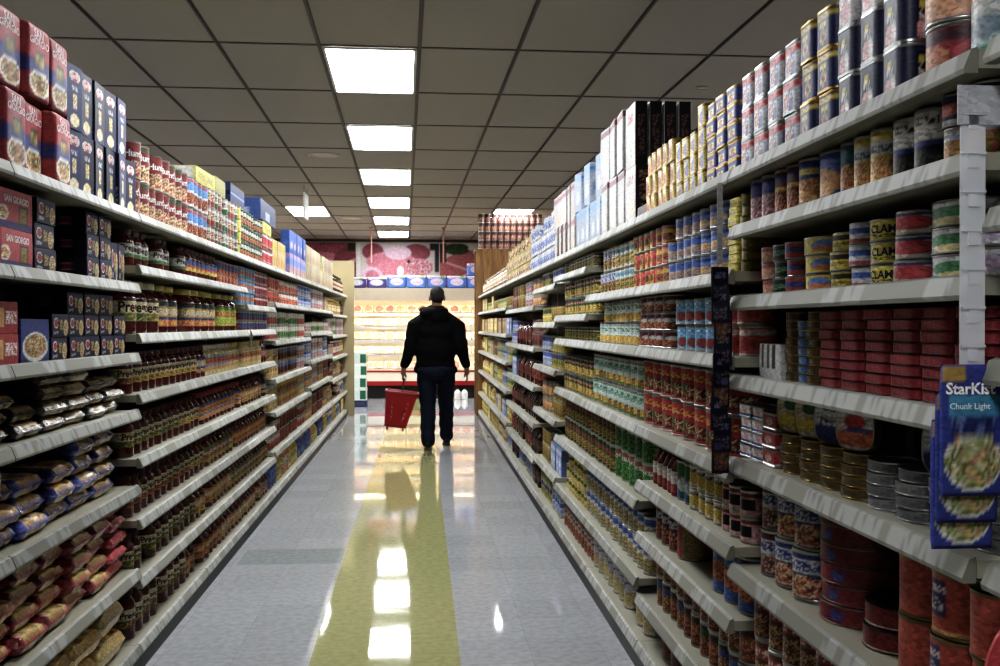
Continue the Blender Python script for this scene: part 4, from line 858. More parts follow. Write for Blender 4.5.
tuna('tbig', 'wide white-blue tuna can', .082, .0475, [('bg', (206, 210, 210)), ('grad', .3, .55, (190, 206, 220), (60, 110, 170)), ('band', 0, .22, (90, 140, 190)), ('ell', .5, .45, .26, .35, (70, 140, 90)), ('ell', .5, .15, .22, .2, (214, 204, 150)), ('rect', .3, .7, .78, .95, (220, 220, 220))], 48)
tuna('tredw', 'white tuna can with red oval', .05, .0465, [('bg', (206, 200, 184)), ('ell', .5, .5, .36, .36, (190, 40, 50)), ('band', .82, 1, (60, 70, 130))], 49)
tuna('tyb', 'yellow-navy clam can', .05, .045, [('bg', (206, 194, 60)), ('rect', 0, .25, 0, 1, (30, 36, 90)), ('rect', .75, 1, 0, 1, (30, 36, 90)), ('bars', .3, .7, .1, .3, (60, 60, 60))], 50, text=[('CLAMS', .55, .07, (30, 30, 60), .03)])
tuna('tbwr', 'blue-white-red tuna can', .038, .046, [('bg', (206, 210, 216)), ('band', .5, .8, (60, 100, 180)), ('band', .0, .2, (180, 50, 60))], 51)
tuna('tyd', 'yellow-black tuna can', .052, .042, [('bg', (206, 186, 50)), ('band', .6, .95, (60, 56, 40)), ('bars', .2, .8, .2, .5, (120, 100, 40))], 52)
tuna('tyel', 'wide yellow tuna can', .088, .043, [('bg', (214, 196, 52)), ('ell', .5, .5, .14, .4, (80, 120, 190)), ('ell', .5, .3, .14, .2, (206, 120, 60)), ('bars', .7, .95, .2, .8, (130, 110, 40))], 53)
tuna('trb', 'red-blue tuna can', .034, .043, [('bg', (150, 50, 60)), ('band', .4, .75, (50, 60, 130))], 54)
tuna('tgreen', 'dark green tuna can', .044, .043, [('bg', (24, 62, 44)), ('bars', .2, .8, .3, .7, (110, 150, 120))], 55)
tuna('tpeach', 'peach salmon can', .038, .043, [('bg', (206, 130, 110)), ('ell', .5, .4, .35, .35, (214, 170, 140)), ('band', .8, 1, (190, 60, 60))], 56)
tuna('twb', 'white-blue tuna can', .044, .044, [('bg', (214, 214, 218)), ('band', 0, .3, (44, 60, 140)), ('ell', .5, .6, .3, .25, (60, 80, 150)), ('ell', .3, .6, .1, .2, (190, 60, 70))], 57)
def flat(key, look, w, d, h, front, rim, seed, name='sardine_tin', r=.02, top=None): tin(key, name, look, w, d, h, r, front, front, rim, seed=seed, lidcol=top)
flat('sred', 'flat dark red sardine tin', .108, .075, .0205, [('bg', (146, 24, 36)), ('bars', .35, .65, .3, .7, (190, 70, 80))], (128, 52, 58), 58, top=(140, 30, 40))
flat('sgold', 'flat gold sardine tin', .064, .08, .0205, [('bg', (96, 78, 40)), ('rect', .3, .6, .3, .7, (190, 180, 150))], GOLDC, 59)
flat('sblue', 'flat blue sardine tin', .056, .08, .0205, [('bg', (60, 120, 180)), ('bars', .2, .8, .2, .8, (190, 200, 210))], SIL, 60)
flat('silver', 'oval silver fish tin', .112, .1, .0235, [('bg', (120, 122, 124))], (170, 172, 174), 61, r=.045)
flat('goldov', 'oval gold fish tin', .108, .09, .0235, [('bg', (104, 88, 50))], GOLDC, 62, r=.042)
flat('redcar', 'red sardine carton', .09, .08, .046, [('bg', (170, 40, 48)), ('band', .0, .1, (214, 206, 200)), ('ell', .5, .5, .3, .3, (214, 180, 170))], (206, 200, 196), 63, r=.004)
flat('bwcar', 'white-blue crab carton', .085, .08, .036, [('bg', (206, 208, 214)), ('rect', 0, 1, 0, .3, (40, 70, 150)), ('food', .5, .6, .3, .3, [(206, 130, 110), (220, 180, 160)])], (196, 200, 206), 64, r=.004)
carton('clearrack', 'pouch_display_box', 'white cardboard display of dark pouches', .155, .1, .09, [('bg', (200, 202, 202)), ('rect', .1, .22, .3, 1, (70, 60, 46)), ('rect', .36, .5, .3, 1, (90, 80, 50)), ('rect', .64, .78, .3, 1, (60, 56, 50))], [('bg', (196, 198, 198))], (60, 56, 50), cat='display')
pillow('pouchd', 'fish_pouch', 'dark grey fish pouch', .07, .02, .15, [('bg', (60, 60, 60)), ('mix', 0, 1, .2, .9, [(60, 60, 58), (110, 108, 100), (40, 40, 44)]), ('band', 0, .2, (150, 140, 60))], stand=True, seed=65)
can('fruit1', 'fruit_can', 'blue-white fruit can', .056, .122, [('bg', (44, 60, 120)), ('band', .55, .9, (206, 208, 212)), ('bars', .2, .8, .6, .85, (40, 60, 140)), ('food', .5, .26, .45, .25, [(200, 160, 110), (170, 90, 60), (220, 190, 150), (110, 40, 40)])], seed=66)
can('fruit2', 'fruit_can', 'blue-red berry can', .05, .122, [('bg', (90, 36, 56)), ('band', .5, .85, (200, 200, 210)), ('bars', .15, .85, .55, .8, (50, 60, 140)), ('food', .5, .25, .45, .24, [(150, 40, 60), (200, 190, 170), (110, 70, 50)])], seed=67)
can('widered', 'ham_can', 'wide dark red can', .1, .0435, [('bg', (124, 28, 32)), ('ell', .42, .5, .07, .4, (90, 60, 110)), ('ell', .41, .4, .04, .25, (60, 80, 150))], rim=(150, 130, 120), seed=68)
can('widered2', 'ham_can', 'squat dark red can', .078, .0465, [('bg', (112, 26, 28)), ('band', 0, .06, (190, 170, 150))], rim=(70, 60, 56), seed=69)
can('redor', 'tomato_can', 'red-orange can with blue emblem', .06, .115, [('bg', (176, 60, 34)), ('rect', .1, .45, .3, .95, (56, 50, 110)), ('bars', .14, .42, .4, .6, (206, 200, 206)), ('bars', .12, .44, .72, .84, (206, 190, 190)), ('band', 0, .05, (206, 160, 90))], rim=(130, 110, 70), seed=70)
can('redor2', 'tomato_can', 'plain orange-red can', .06, .115, [('bg', (170, 62, 36)), ('rect', .0, .12, .6, .85, (200, 190, 180))], rim=(120, 100, 66), seed=71)
can('blacktop', 'tomato_can', 'flat black can with white band', .066, .033, [('bg', (34, 34, 34)), ('band', .35, .9, (180, 182, 180)), ('bars', .2, .8, .45, .7, (90, 90, 90))], rim=(60, 60, 58), seed=72)
can('beany', 'bean_can', 'brown bean can with red lettering', .05, .132, [('bg', (96, 56, 34)), ('rect', 0, 1, .6, .9, (150, 40, 34)), ('bars', .1, .9, .66, .86, (220, 200, 190)), ('food', .5, .28, .45, .26, [(190, 140, 90), (120, 70, 40), (80, 40, 26), (206, 170, 120)])], seed=73)
# vegetable bay
def veg(key, look, r, h, layers, seed, text=None, lo=False): can(key, 'vegetable_can', look, r, h, layers, seed=seed, text=text, lo=lo)
veg('vwb', 'white-blue vegetable can', .047, .108, [('bg', (206, 210, 212)), ('band', .62, .95, (44, 84, 170)), ('bars', .2, .8, .68, .9, (214, 218, 222)), ('food', .5, .3, .42, .26, VEG + [(90, 40, 60), (150, 60, 60)])], 80)
veg('vwg', 'white-green vegetable can', .047, .108, [('bg', (200, 206, 196)), ('band', .7, .9, (90, 150, 180)), ('food', .5, .3, .42, .26, VEG)], 81)
veg('baby', 'yellow-red can with face oval', .047, .0735, [('bg', (206, 180, 50)), ('rect', .5, 1, 0, 1, (180, 50, 40)), ('ell', .3, .5, .16, .3, (110, 50, 36)), ('band', .75, .95, (206, 60, 50))], 82)
veg('baby2', 'red-yellow juice can', .047, .0735, [('bg', (186, 60, 40)), ('rect', .35, .7, .1, .9, (206, 186, 60)), ('food', .5, .4, .2, .25, MEAT)], 83)
veg('bluev', 'blue-white picture can', .047, .0745, [('bg', (190, 200, 214)), ('band', .55, 1, (50, 90, 170)), ('food', .5, .3, .4, .25, [(200, 120, 90), (210, 190, 120), (90, 130, 180)])], 84)
veg('bluev2', 'mid-blue can', .05, .0745, [('bg', (60, 110, 190)), ('band', .75, .95, (30, 50, 110)), ('food', .4, .3, .25, .25, [(210, 190, 150), (190, 140, 80)])], 85)
flat('yflat', 'flat yellow tuna tin', .1, .09, .0265, [('bg', (216, 204, 56)), ('bars', .1, .9, .35, .6, (190, 90, 50)), ('rect', 0, .3, .3, .6, (60, 120, 130))], (214, 200, 60), 86, name='tuna_tin', r=.02, top=(200, 190, 60))
flat('gflat', 'flat dark gold tuna tin', .052, .09, .0305, [('bg', (120, 108, 40))], (110, 100, 44), 87, name='tuna_tin', r=.02)
veg('corn', 'pale can with corn band', .048, .1, [('bg', (190, 206, 204)), ('band', .0, .4, (206, 170, 60)), ('mix', 0, 1, .08, .36, CORN), ('bars', .2, .8, .6, .8, (70, 130, 90)), ('band', .88, 1, (150, 160, 150))], 88)
veg('chili', 'dark red chili can', .058, .0675, [('bg', (100, 30, 36)), ('band', .55, .8, (70, 60, 120)), ('food', .5, .35, .35, .3, MEAT), ('ell', .6, .6, .2, .15, (206, 200, 190))], 89)
veg('ltblue', 'light blue can with red food', .055, .0885, [('bg', (110, 176, 214)), ('ell', .5, .3, .2, .22, (150, 60, 50)), ('band', .75, .9, (90, 150, 200)), ('bars', .3, .7, .78, .9, (220, 220, 220))], 90)
veg('redsp', 'red and white can', .052, .0885, [('bg', (186, 76, 66)), ('band', .7, .95, (214, 196, 190)), ('ell', .5, .35, .35, .25, (160, 50, 44))], 91)
veg('greenv', 'dark green vegetable can', .044, .078, [('bg', (30, 74, 44)), ('band', .7, .86, (150, 50, 44)), ('food', .5, .35, .42, .28, VEG), ('bars', .2, .8, .72, .85, (200, 200, 170))], 92)
veg('greenvb', 'tall green vegetable can', .048, .103, [('bg', (30, 76, 46)), ('band', .68, .82, (150, 44, 44)), ('food', .5, .3, .42, .26, VEG + CORN), ('bars', .2, .8, .7, .8, (206, 200, 180))], 93)
veg('cornbig', 'large pale green corn can', .062, .124, [('bg', (190, 208, 206)), ('band', 0, .35, (90, 120, 50)), ('mix', 0, .5, .05, .33, VEG), ('mix', .5, 1, .05, .33, CORN), ('bars', .15, .85, .55, .8, (80, 150, 120)), ('band', .9, 1, (120, 130, 110))], 94)
veg('redbean', 'large red can with beans', .07, .128, [('bg', (170, 34, 36)), ('rect', .12, .88, .66, .88, (160, 40, 30)), ('bars', .15, .85, .68, .86, (220, 170, 60)), ('food', .5, .28, .42, .22, [(90, 44, 26), (140, 80, 40), (214, 190, 150), (70, 30, 20)]), ('rect', .9, 1, 0, .2, (206, 170, 50)), ('ell', .3, .45, .1, .1, (60, 110, 70))], 95)
veg('dgred', 'green can with red lettering', .05, .128, [('bg', (28, 66, 42)), ('bars', .1, .9, .62, .82, (170, 60, 50)), ('food', .5, .3, .42, .25, VEG)], 96)
veg('gbeans', 'large green can of beans', .068, .136, [('bg', (50, 110, 60)), ('mix', 0, 1, .05, .6, [(70, 140, 60), (40, 100, 46), (110, 160, 80), (30, 70, 40)]), ('band', .66, .84, (40, 90, 60)), ('rect', .2, .8, .86, 1, (150, 70, 60)), ('bars', .2, .8, .68, .82, (206, 214, 196))], 97)
jar('hot', 'sauce_bottle', 'small red-white sauce bottle', .032, .15, (120, 50, 40), [('bg', (206, 200, 196)), ('band', 0, .4, (140, 50, 44))], (90, 30, 30), cat='bottle', bottle=True, lz=(.1, .6))
can('pinkblk', 'fruit_can', 'pink can with black panel', .04, .0755, [('bg', (206, 160, 160)), ('rect', .3, .7, .2, .7, (30, 26, 30)), ('band', .8, 1, (120, 50, 54))], seed=98)
can('wy', 'fruit_can', 'white and yellow can', .04, .0755, [('bg', (210, 206, 190)), ('ell', .5, .4, .3, .3, (206, 180, 60)), ('bars', .2, .8, .7, .9, (80, 80, 80))], seed=99)
can('greenblue', 'fruit_can', 'green and blue can', .042, .14, [('bg', (44, 120, 60)), ('rect', 0, .5, 0, .6, (50, 80, 160)), ('ell', .6, .4, .25, .2, (190, 200, 190))], seed=100)
can('berry', 'fruit_can', 'blue-brown berry can', .048, .13, [('bg', (96, 44, 40)), ('band', .65, .9, (50, 80, 160)), ('bars', .2, .8, .68, .88, (206, 206, 214)), ('food', .5, .3, .42, .3, MEAT + [(60, 60, 120)])], seed=101)
can('tallred', 'fruit_can', 'tall red can with tan side', .062, .165, [('bg', (160, 44, 44)), ('rect', .55, 1, 0, 1, (150, 130, 90))], seed=102)
can('blueor2', 'fruit_can', 'blue can with orange slices', .055, .165, [('bg', (34, 44, 96)), ('band', 0, .28, (50, 100, 180)), ('food', .5, .42, .45, .2, [(214, 130, 70), (190, 90, 50), (150, 70, 44)]), ('ell', .5, .75, .25, .14, (90, 130, 190))], seed=103)
can('brownm', 'bean_can', 'brown-orange bean can', .046, .11, [('bg', (110, 60, 36)), ('food', .5, .4, .45, .35, [(150, 80, 44), (90, 44, 30), (190, 130, 70), (130, 50, 30)]), ('band', .8, .95, (70, 60, 60))], seed=104)
can('brownb', 'bean_can', 'brown-blue bean can', .046, .11, [('bg', (90, 60, 44)), ('ell', .5, .7, .3, .2, (60, 80, 140)), ('food', .5, .3, .45, .3, [(150, 90, 50), (190, 150, 90), (90, 50, 30)])], seed=105)
can('browng', 'bean_can', 'brown-green bean can', .046, .11, [('bg', (96, 64, 40)), ('rect', .3, .7, .3, .9, (60, 110, 50)), ('food', .5, .3, .45, .3, MEAT)], seed=106)
can('brownl', 'bean_can', 'large rust-brown bean can', .07, .15, [('bg', (140, 64, 36)), ('ell', .5, .5, .3, .3, (110, 44, 26)), ('band', 0, .12, (120, 110, 70))], seed=107)
can('yelg', 'pineapple_can', 'yellow-green pineapple can', .052, .075, [('bg', (206, 184, 50)), ('band', .5, .8, (50, 100, 50)), ('food', .5, .25, .4, .2, CORN)], seed=108)
can('bluew', 'fruit_can', 'white-blue fruit can', .05, .118, [('bg', (206, 206, 206)), ('band', .7, 1, (44, 80, 160)), ('food', .5, .3, .42, .26, [(110, 130, 60), (200, 180, 140), (150, 110, 60)])], seed=109)
can('tanred', 'bean_can', 'tan-red can', .05, .105, [('bg', (150, 70, 56)), ('band', .6, .85, (190, 170, 140)), ('food', .5, .3, .4, .25, MEAT)], seed=110)
can('bluel', 'fruit_can', 'large white-blue can', .06, .14, [('bg', (200, 200, 196)), ('band', .6, .88, (44, 80, 160)), ('food', .5, .3, .4, .25, [(206, 190, 140), (190, 170, 110)]), ('ell', .5, .7, .2, .14, (214, 214, 220))], seed=111)

# ================================================================== goods on the right side
R_ = 1.795; TOPR = 'top right shelf'
e = run('R', R_, 1.36, 9, 'teal', TOPR, n=2)
e = run('R', R_, 1.64, 9, 'redbig', TOPR, n=1, tiers=2, tk=[None, 'pinkyel'])
e = run('R', R_, 1.80, 9, ['ham'], TOPR, n=3, tiers=3, tk=[None, None, 'hamw'])
e = run('R', R_, e, 9, 'nyel', TOPR, n=2, tiers=3)
e = run('R', R_, e, 9, 'redtop', TOPR, n=4, tiers=lambda i: (3, 3, 3, 3)[i])
e = run('R', R_, e + .02, 9, 'bluegold', TOPR, n=3, tiers=lambda i: (5, 5, 5)[i])
e = run('R', R_, e, 9, 'yelblue', TOPR, n=4, tiers=lambda i: (4, 3, 3, 3)[i])
e = run('R', R_, e, 9, 'yelred', TOPR, n=5, tiers=3)
CB = dR(635)
# dark cereal boxes ranged back from the shelf edge, their narrow black sides towards us
for i in range(3):
    put('cerbrown', FR + .035 + i * .07, CB + .105, R_ + .0008, PI + .01 * i, 'brown-black cereal box, %s from the aisle in the lower row, top right shelf' % ordw(i), 'dark cereal boxes on the top right shelf', d=4)
for i in range(4):
    put('cerblack', FR + .028 + i * .062, CB + .106, R_ + .2525, PI - .01 + .008 * i, 'black-sided cereal box, %s from the aisle in the upper row, top right shelf' % ordw(i), 'dark cereal boxes on the top right shelf', d=4)
e = run('R', R_, CB + .225, dR(600), 'cerwhite', TOPR, gap=.016, tiers=lambda i: (2, 2, 2, 1, 2, 1)[i % 6])
e = run('R', R_, e, dR(573), 'cerblue', TOPR, gap=.014, tiers=lambda i: (2, 1, 2, 1)[i % 4])
e = run('R', R_, e, dR(552), 'cermar', TOPR, gap=.014, tiers=lambda i: (2, 2, 2, 2, 2, 2)[i % 6])
e = run('R', R_, e, dR(529), 'bwmilk', TOPR, tiers=3)
e = run('R', R_, e, dR(506), 'ylow', TOPR, tiers=lambda i: 2 + (i % 3 == 0))
e = run('R', R_, e, 14.6, 'pastj', TOPR, gap=.02)
# tuna bay
Q = lambda w: w + ' tuna shelf'
e = run('R', 1.636, 1.53, 9, 'cornsm', Q('second'), tiers=2, n=2, tk=[None, 'beefsm'], gap=.012)
e = run('R', 1.636, 1.71, 9, 'olive', Q('second'), n=2)
e = run('R', 1.636, e, 9, 'yellow', Q('second'), n=2, gap=.006)
e = run('R', 1.636, e, 9, 'tealsm', Q('second'), n=1)
e = run('R', 1.636, e, 9, 'bluebig', Q('second'), n=1)
e = run('R', 1.636, e, 9, 'blueor', Q('second'), n=1)
e = run('R', 1.636, e, 9, 'brownred', Q('second'), n=2)
e = run('R', 1.636, e, 9, 'pinkblue', Q('second'), n=2, gap=.002)
e = run('R', 1.636, e, 2.675, 'marb', Q('second'), gap=.002)
e = run('R', 1.44, 1.50, 9, 'tnavy', Q('third'), tiers=2, n=1)
e = run('R', 1.44, e + .012, 9, 'tbig', Q('third'), tiers=3, n=1)
e = run('R', 1.44, e, 9, 'tredw', Q('third'), tiers=3, n=1)
e = run('R', 1.44, e, 9, 'tyb', Q('third'), tiers=3, n=1)
e = run('R', 1.44, e, 9, 'tbwr', Q('third'), tiers=3, n=1)
e = run('R', 1.44, e, 9, 'tyd', Q('third'), tiers=3, n=1)
e = run('R', 1.44, e, 9, 'tyel', Q('third'), tiers=3, n=1)
e = run('R', 1.44, e, 9, 'trb', Q('third'), tiers=3, n=1)
e = run('R', 1.44, e, 9, 'tgreen', Q('third'), tiers=3, n=1)
e = run('R', 1.44, e, 9, 'tpeach', Q('third'), tiers=3, n=1)
e = run('R', 1.44, e, 2.675, 'twb', Q('third'), tiers=3)
e = run('R', 1.225, 1.52, 9, 'sred', Q('fourth'), tiers=lambda i: (8, 8, 8, 8, 8, 8)[i], n=6)
e = run('R', 1.225, e, 9, 'sgold', Q('fourth'), tiers=8, n=1)
e = run('R', 1.225, e, 9, 'sblue', Q('fourth'), tiers=7, n=1)
e = run('R', 1.225, e, 9, 'sgold', Q('fourth'), tiers=8, n=1, first=1)
run('R', 1.225, e + .01, 9, 'clearrack', Q('fourth'), n=1)
run('R', 1.225, e + .01, 9, 'pouchd', Q('fourth') + ' behind the display', n=2, back=.115)
e = run('R', .995, 1.50, 9, 'silver', Q('fifth'), tiers=lambda i: (5, 4, 4, 4)[i], n=4, gap=.008)
e = run('R', .995, e, 9, 'goldov', Q('fifth'), tiers=lambda i: (4, 4, 4, 4)[i], n=4, gap=.008)
ee = e
e = run('R', .995, e, 9, 'redcar', Q('fifth'), tiers=3, n=1)
e = run('R', .995, e, 2.675, 'bwcar', Q('fifth'), tiers=4, n=2)
e = run('R', .70, 1.49, 9, ['redor2', 'redor', 'redor2', 'redor'], Q('sixth'), tiers=2, n=3)
x0 = e
run('R', .70 + .231, 1.50, 9, 'blacktop', 'on orange cans, ' + Q('sixth'), n=1)
e = run('R', .70, e + .02, 9, 'widered2', Q('sixth'), tiers=2, n=1, back=.01)
xw = e
e = run('R', .70, e + .01, 9, 'widered', Q('sixth'), tiers=6, n=1)
e = run('R', .70, e + .005, 9, 'fruit1', Q('sixth'), tiers=2, n=2)
e = run('R', .70, e, 2.675, 'fruit2', Q('sixth'), tiers=2)
run('R', .385, 1.50, 2.675, 'beany', Q('seventh'), tiers=2)
run('R', .10, 1.50, 2.675, 'brownl', Q('bottom'), tiers=1)
# vegetable and bean bays
V = lambda w: w + ' vegetable shelf'
e = run('R', 1.515, 2.71, 9, 'gflat', V('second'), tiers=7, n=1)
e = run('R', 1.515, e + .01, 9, 'yflat', V('second'), tiers=8, n=1)
e = run('R', 1.515, e, dR(690), 'bluev2', V('second'), tiers=3)
e = run('R', 1.515, e, dR(664), 'bluev', V('second'), tiers=3)
e = run('R', 1.515, e, dR(648), 'baby2', V('second'), tiers=3)
e = run('R', 1.515, e, dR(627), 'baby', V('second'), tiers=3)
e = run('R', 1.515, e, dR(612), 'vwg', V('second'), tiers=2)
e = run('R', 1.515, e, 5.08, 'vwb', V('second'), tiers=2)
e = run('R', 1.275, 2.71, 9, 'redsp', V('third'), tiers=2, n=2)
e = run('R', 1.275, e, dR(703), 'redsp', V('third'), n=1, first=2, tiers=2)
e = run('R', 1.275, e, dR(672), 'ltblue', V('third'), tiers=2)
e = run('R', 1.275, e + .1, dR(636), 'chili', V('third'), tiers=3)
e = run('R', 1.275, e, 5.09, 'corn', V('third'), tiers=2)
e = run('R', 1.275, 5.12, 6.29, 'greenv', V('third'), tiers=1)
e = run('R', .965, 2.86, dR(639), 'redbean', V('fourth'), tiers=2, tk=None)
e = run('R', .965, e, dR(588), 'cornbig', V('fourth'), tiers=2)
e = run('R', .965, e, 6.29, 'greenvb', V('fourth'), tiers=2)
e = run('R', .745, 2.71, 9, 'pinkblk', V('fifth'), tiers=2, n=3)
e = run('R', .745, e, 9, 'wy', V('fifth'), tiers=2, n=4)
e = run('R', .745, e, 9, 'greenblue', V('fifth'), n=2)
e = run('R', .745, e, 3.88, 'hot', V('fifth'))
e = run('R', .54, 2.71, 9, 'blueor2', V('sixth'), n=3)
e = run('R', .54, dR(683), 9, 'tallred', V('sixth'), n=1)
e = run('R', .54, e, 3.88, 'berry', V('sixth'))
e = run('R', .29, 2.71, 3.88, ['brownm', 'brownb', 'brownb', 'brownm', 'browng', 'brownm', 'brownm', 'brownb'], V('seventh'), tiers=2)
e = run('R', .10, 2.71, 3.88, 'brownl', V('bottom'))
e = run('R', .66, 3.92, 9, 'gbeans', V('fifth'), tiers=2, n=5)
e = run('R', .66, e, 6.29, 'dgred', V('fifth'), tiers=2)
e = run('R', .35, 3.92, dR(585), 'bluew', V('sixth'), tiers=2)
e = run('R', .35, e, 6.29, 'yelg', V('sixth'), tiers=3)
e = run('R', .10, 3.92, dR(592), 'bluel', V('bottom'))
e = run('R', .10, e, 6.29, 'tanred', V('bottom'), tiers=2)
e = run('R', 1.67, 5.12, 6.29, 'greenv', V('upper green'))
e = run('R', 1.42, 5.12, 6.29, 'greenvb', V('lower green'), tiers=2)
# the unit nearest the camera
e = run('R', 1.54, 1.0, 1.43, 'tnavy', 'second shelf beside price strip', tiers=3)
e = run('R', 1.31, 1.0, 1.43, 'twb', 'third shelf beside price strip', tiers=4)
# ================================================================== a point of the place from the picture's column and row at a distance Y
# ================================================================== goods far along the aisle
def fcan(key, name, look, r, h, a, b, c, seed): can(key, name, look, r, h, [('bg', a), ('band', .62, .92, b), ('food', .5, .32, .4, .26, [c, tuple(int(x * .75) for x in c), tuple(min(255, int(x * 1.2)) for x in c)])], seed=seed, lo=True)
def fbot(key, name, look, r, h, body, lab, lid, seed, bottle=True): jar(key, name, look, r, h, body, [('bg', lab), ('mix', .3, .7, .2, .8, [lab, tuple(int(x * .6) for x in lab), tuple(min(255, int(x * 1.2)) for x in lab)])], lid, seed=seed, lo=True, bottle=bottle, cat='bottle' if bottle else 'jar')
def fbox(key, name, look, w, d, h, a, b, seed): carton(key, name, look, w, d, h, [('bg', a), ('food', .5, .35, .36, .25, [b, a, tuple(min(255, int(x * 1.2)) for x in b)]), ('band', .75, .9, b)], [('bg', tuple(int(x * .85) for x in a))], a, seed=seed, lo=True)
fcan('f_yr', 'chili_can', 'yellow-red chili can', .052, .1, (190, 150, 60), (170, 50, 44), MEAT[0], 1); fcan('f_rw', 'chili_can', 'red-white chili can', .052, .1, (156, 50, 46), (206, 200, 190), MEAT[2], 2)
fcan('f_wrg', 'stew_can', 'white stew can, red base', .055, .115, (206, 202, 190), (206, 202, 190), (150, 50, 44), 3); fcan('f_wg', 'stew_can', 'white stew can, green base', .055, .115, (206, 204, 190), (200, 196, 180), (80, 120, 70), 4)
fcan('f_tan', 'stew_can', 'tan-blue stew can', .055, .115, (196, 180, 140), (90, 110, 160), MEAT[3], 5); fcan('f_cream', 'stew_can', 'cream stew can', .055, .115, (214, 204, 176), (190, 170, 110), PASTA[1], 6)
fcan('f_red', 'pasta_can', 'red pasta can', .052, .105, (160, 44, 40), (206, 180, 70), PASTA[2], 7); fcan('f_red2', 'pasta_can', 'crimson pasta can', .052, .105, (130, 30, 36), (190, 180, 170), PASTA[3], 8); fcan('f_wgr', 'pasta_can', 'pale green pasta can', .052, .105, (186, 200, 176), (200, 204, 190), PASTA[1], 9)
fcan('f_brn', 'gravy_can', 'red-brown gravy can', .05, .11, (104, 50, 40), (140, 60, 46), MEAT[1], 10); fcan('f_brn2', 'gravy_can', 'grey-brown gravy can', .05, .11, (110, 96, 80), (150, 140, 120), MEAT[4], 11)
fcan('f_bw', 'milk_can', 'blue-white milk can', .052, .11, (196, 202, 212), (60, 90, 170), (160, 170, 200), 12); fcan('f_w', 'milk_can', 'white milk can', .052, .11, (206, 206, 204), (190, 190, 196), (160, 120, 120), 13)
fbot('f_blue', 'juice_bottle', 'blue juice bottle', .055, .235, (50, 70, 140), (60, 90, 170), (40, 60, 140), 14); fbot('f_yel', 'juice_bottle', 'yellow juice bottle', .055, .235, (190, 160, 60), (206, 186, 80), (206, 190, 60), 15); fbot('f_ora', 'juice_bottle', 'orange juice bottle', .055, .235, (180, 110, 50), (206, 190, 150), (60, 110, 60), 16)
fbot('f_tanb', 'oil_jar', 'tan oil jar', .055, .2, (170, 130, 60), (206, 190, 140), (200, 180, 80), 17, False); fbot('f_redb', 'ketchup_bottle', 'red ketchup bottle', .05, .2, (140, 30, 30), (206, 190, 180), (206, 200, 196), 18)
fbot('f_mar', 'barbecue_bottle', 'maroon barbecue bottle', .048, .2, (70, 24, 20), (110, 50, 40), (60, 20, 20), 19); fbot('f_drk', 'soy_bottle', 'dark brown bottle', .045, .21, (40, 26, 22), (96, 70, 60), (50, 30, 26), 20); fbot('f_brnj', 'syrup_jar', 'brown-red syrup jar', .06, .19, (90, 34, 26), (140, 60, 44), (90, 30, 26), 21, False)
fcan('f_yb', 'pickle_can', 'yellow-navy pickle can', .05, .11, (206, 186, 60), (50, 60, 120), (150, 140, 60), 22); fcan('f_y', 'pickle_can', 'yellow pickle can', .05, .11, (206, 184, 56), (160, 130, 60), (130, 110, 50), 23); fcan('f_yg', 'pickle_can', 'olive-yellow pickle can', .05, .11, (170, 160, 70), (60, 80, 50), (206, 190, 90), 24)
fcan('f_pk', 'relish_can', 'pinkish relish can', .05, .11, (190, 160, 150), (140, 80, 70), (120, 70, 60), 25); fcan('f_gp', 'relish_can', 'pale green relish can', .05, .11, (196, 204, 180), (110, 140, 90), (190, 180, 110), 26)
fbox('f_bwb', 'snack_box', 'blue-white snack box', .13, .06, .17, (100, 130, 190), (210, 210, 214), 27); fbox('f_gold', 'snack_box', 'golden snack box', .14, .06, .18, (196, 170, 90), (220, 206, 160), 28); fbox('f_tanx', 'snack_box', 'tan snack box', .13, .06, .17, (190, 166, 130), (140, 90, 60), 29)
fbot('f_wj', 'mayonnaise_jar', 'white mayonnaise jar', .06, .18, (206, 200, 186), (110, 130, 180), (60, 90, 170), 30, False); fbot('f_gl', 'mustard_bottle', 'yellow mustard bottle', .05, .19, (200, 170, 50), (206, 190, 110), (200, 60, 50), 31)
random.seed(8)
def far_zone(side, y0, y1, levels, plan, uname):
    """plan: for each shelf below the top one, the kinds that follow one another from the near end"""
    sh = UORD
    for si, keys in enumerate(plan):
        z = levels[si + 1]; top = levels[si] - .03; y = y0 + .03; L = (y1 - y0 - .05) / len(keys); used = set()
        for key in keys:
            k = T[key]; nt = max(1, min(3, int((top - z) / (k.h + .002))))
            if key in used: continue
            used.add(key)
            if k.h > top - z: continue
            ww = random.uniform(.0, .06)
            run(side, z, y + ww, y + L - .002, key, '%s shelf, %s' % (sh[si + 1], uname), tiers=nt, gap=.012 if k.cat in ('bottle', 'jar') else .008); y += L
far_zone('L', 7.66, 8.88, LC, [['f_yr', 'f_rw'], ['f_wrg', 'f_wg'], ['f_cream', 'f_tan'], ['f_wgr', 'f_red'], ['f_red2', 'f_brn'], ['f_blue', 'f_yel', 'f_ora']], 'sixth left unit')
far_zone('L', 8.88, 10.1, LC, [['f_rw', 'f_bw'], ['f_wg', 'f_wrg'], ['f_tan', 'f_w'], ['f_red', 'f_wgr'], ['f_brn', 'f_red2'], ['f_yel', 'f_blue']], 'seventh left unit')
far_zone('L', 10.1, 11.32, LD, [['f_bw', 'f_w'], ['f_w', 'f_wg'], ['f_bw', 'f_w'], ['f_brn2', 'f_w'], ['f_brn2', 'f_brn'], ['f_blue', 'f_gl']], 'eighth left unit')
far_zone('L', 11.32, 12.54, LD, [['f_w', 'f_tanx'], ['f_wg', 'f_w'], ['f_w', 'f_bw'], ['f_brn2', 'f_brn'], ['f_brn', 'f_brn2'], ['f_blue', 'f_yel']], 'ninth left unit')
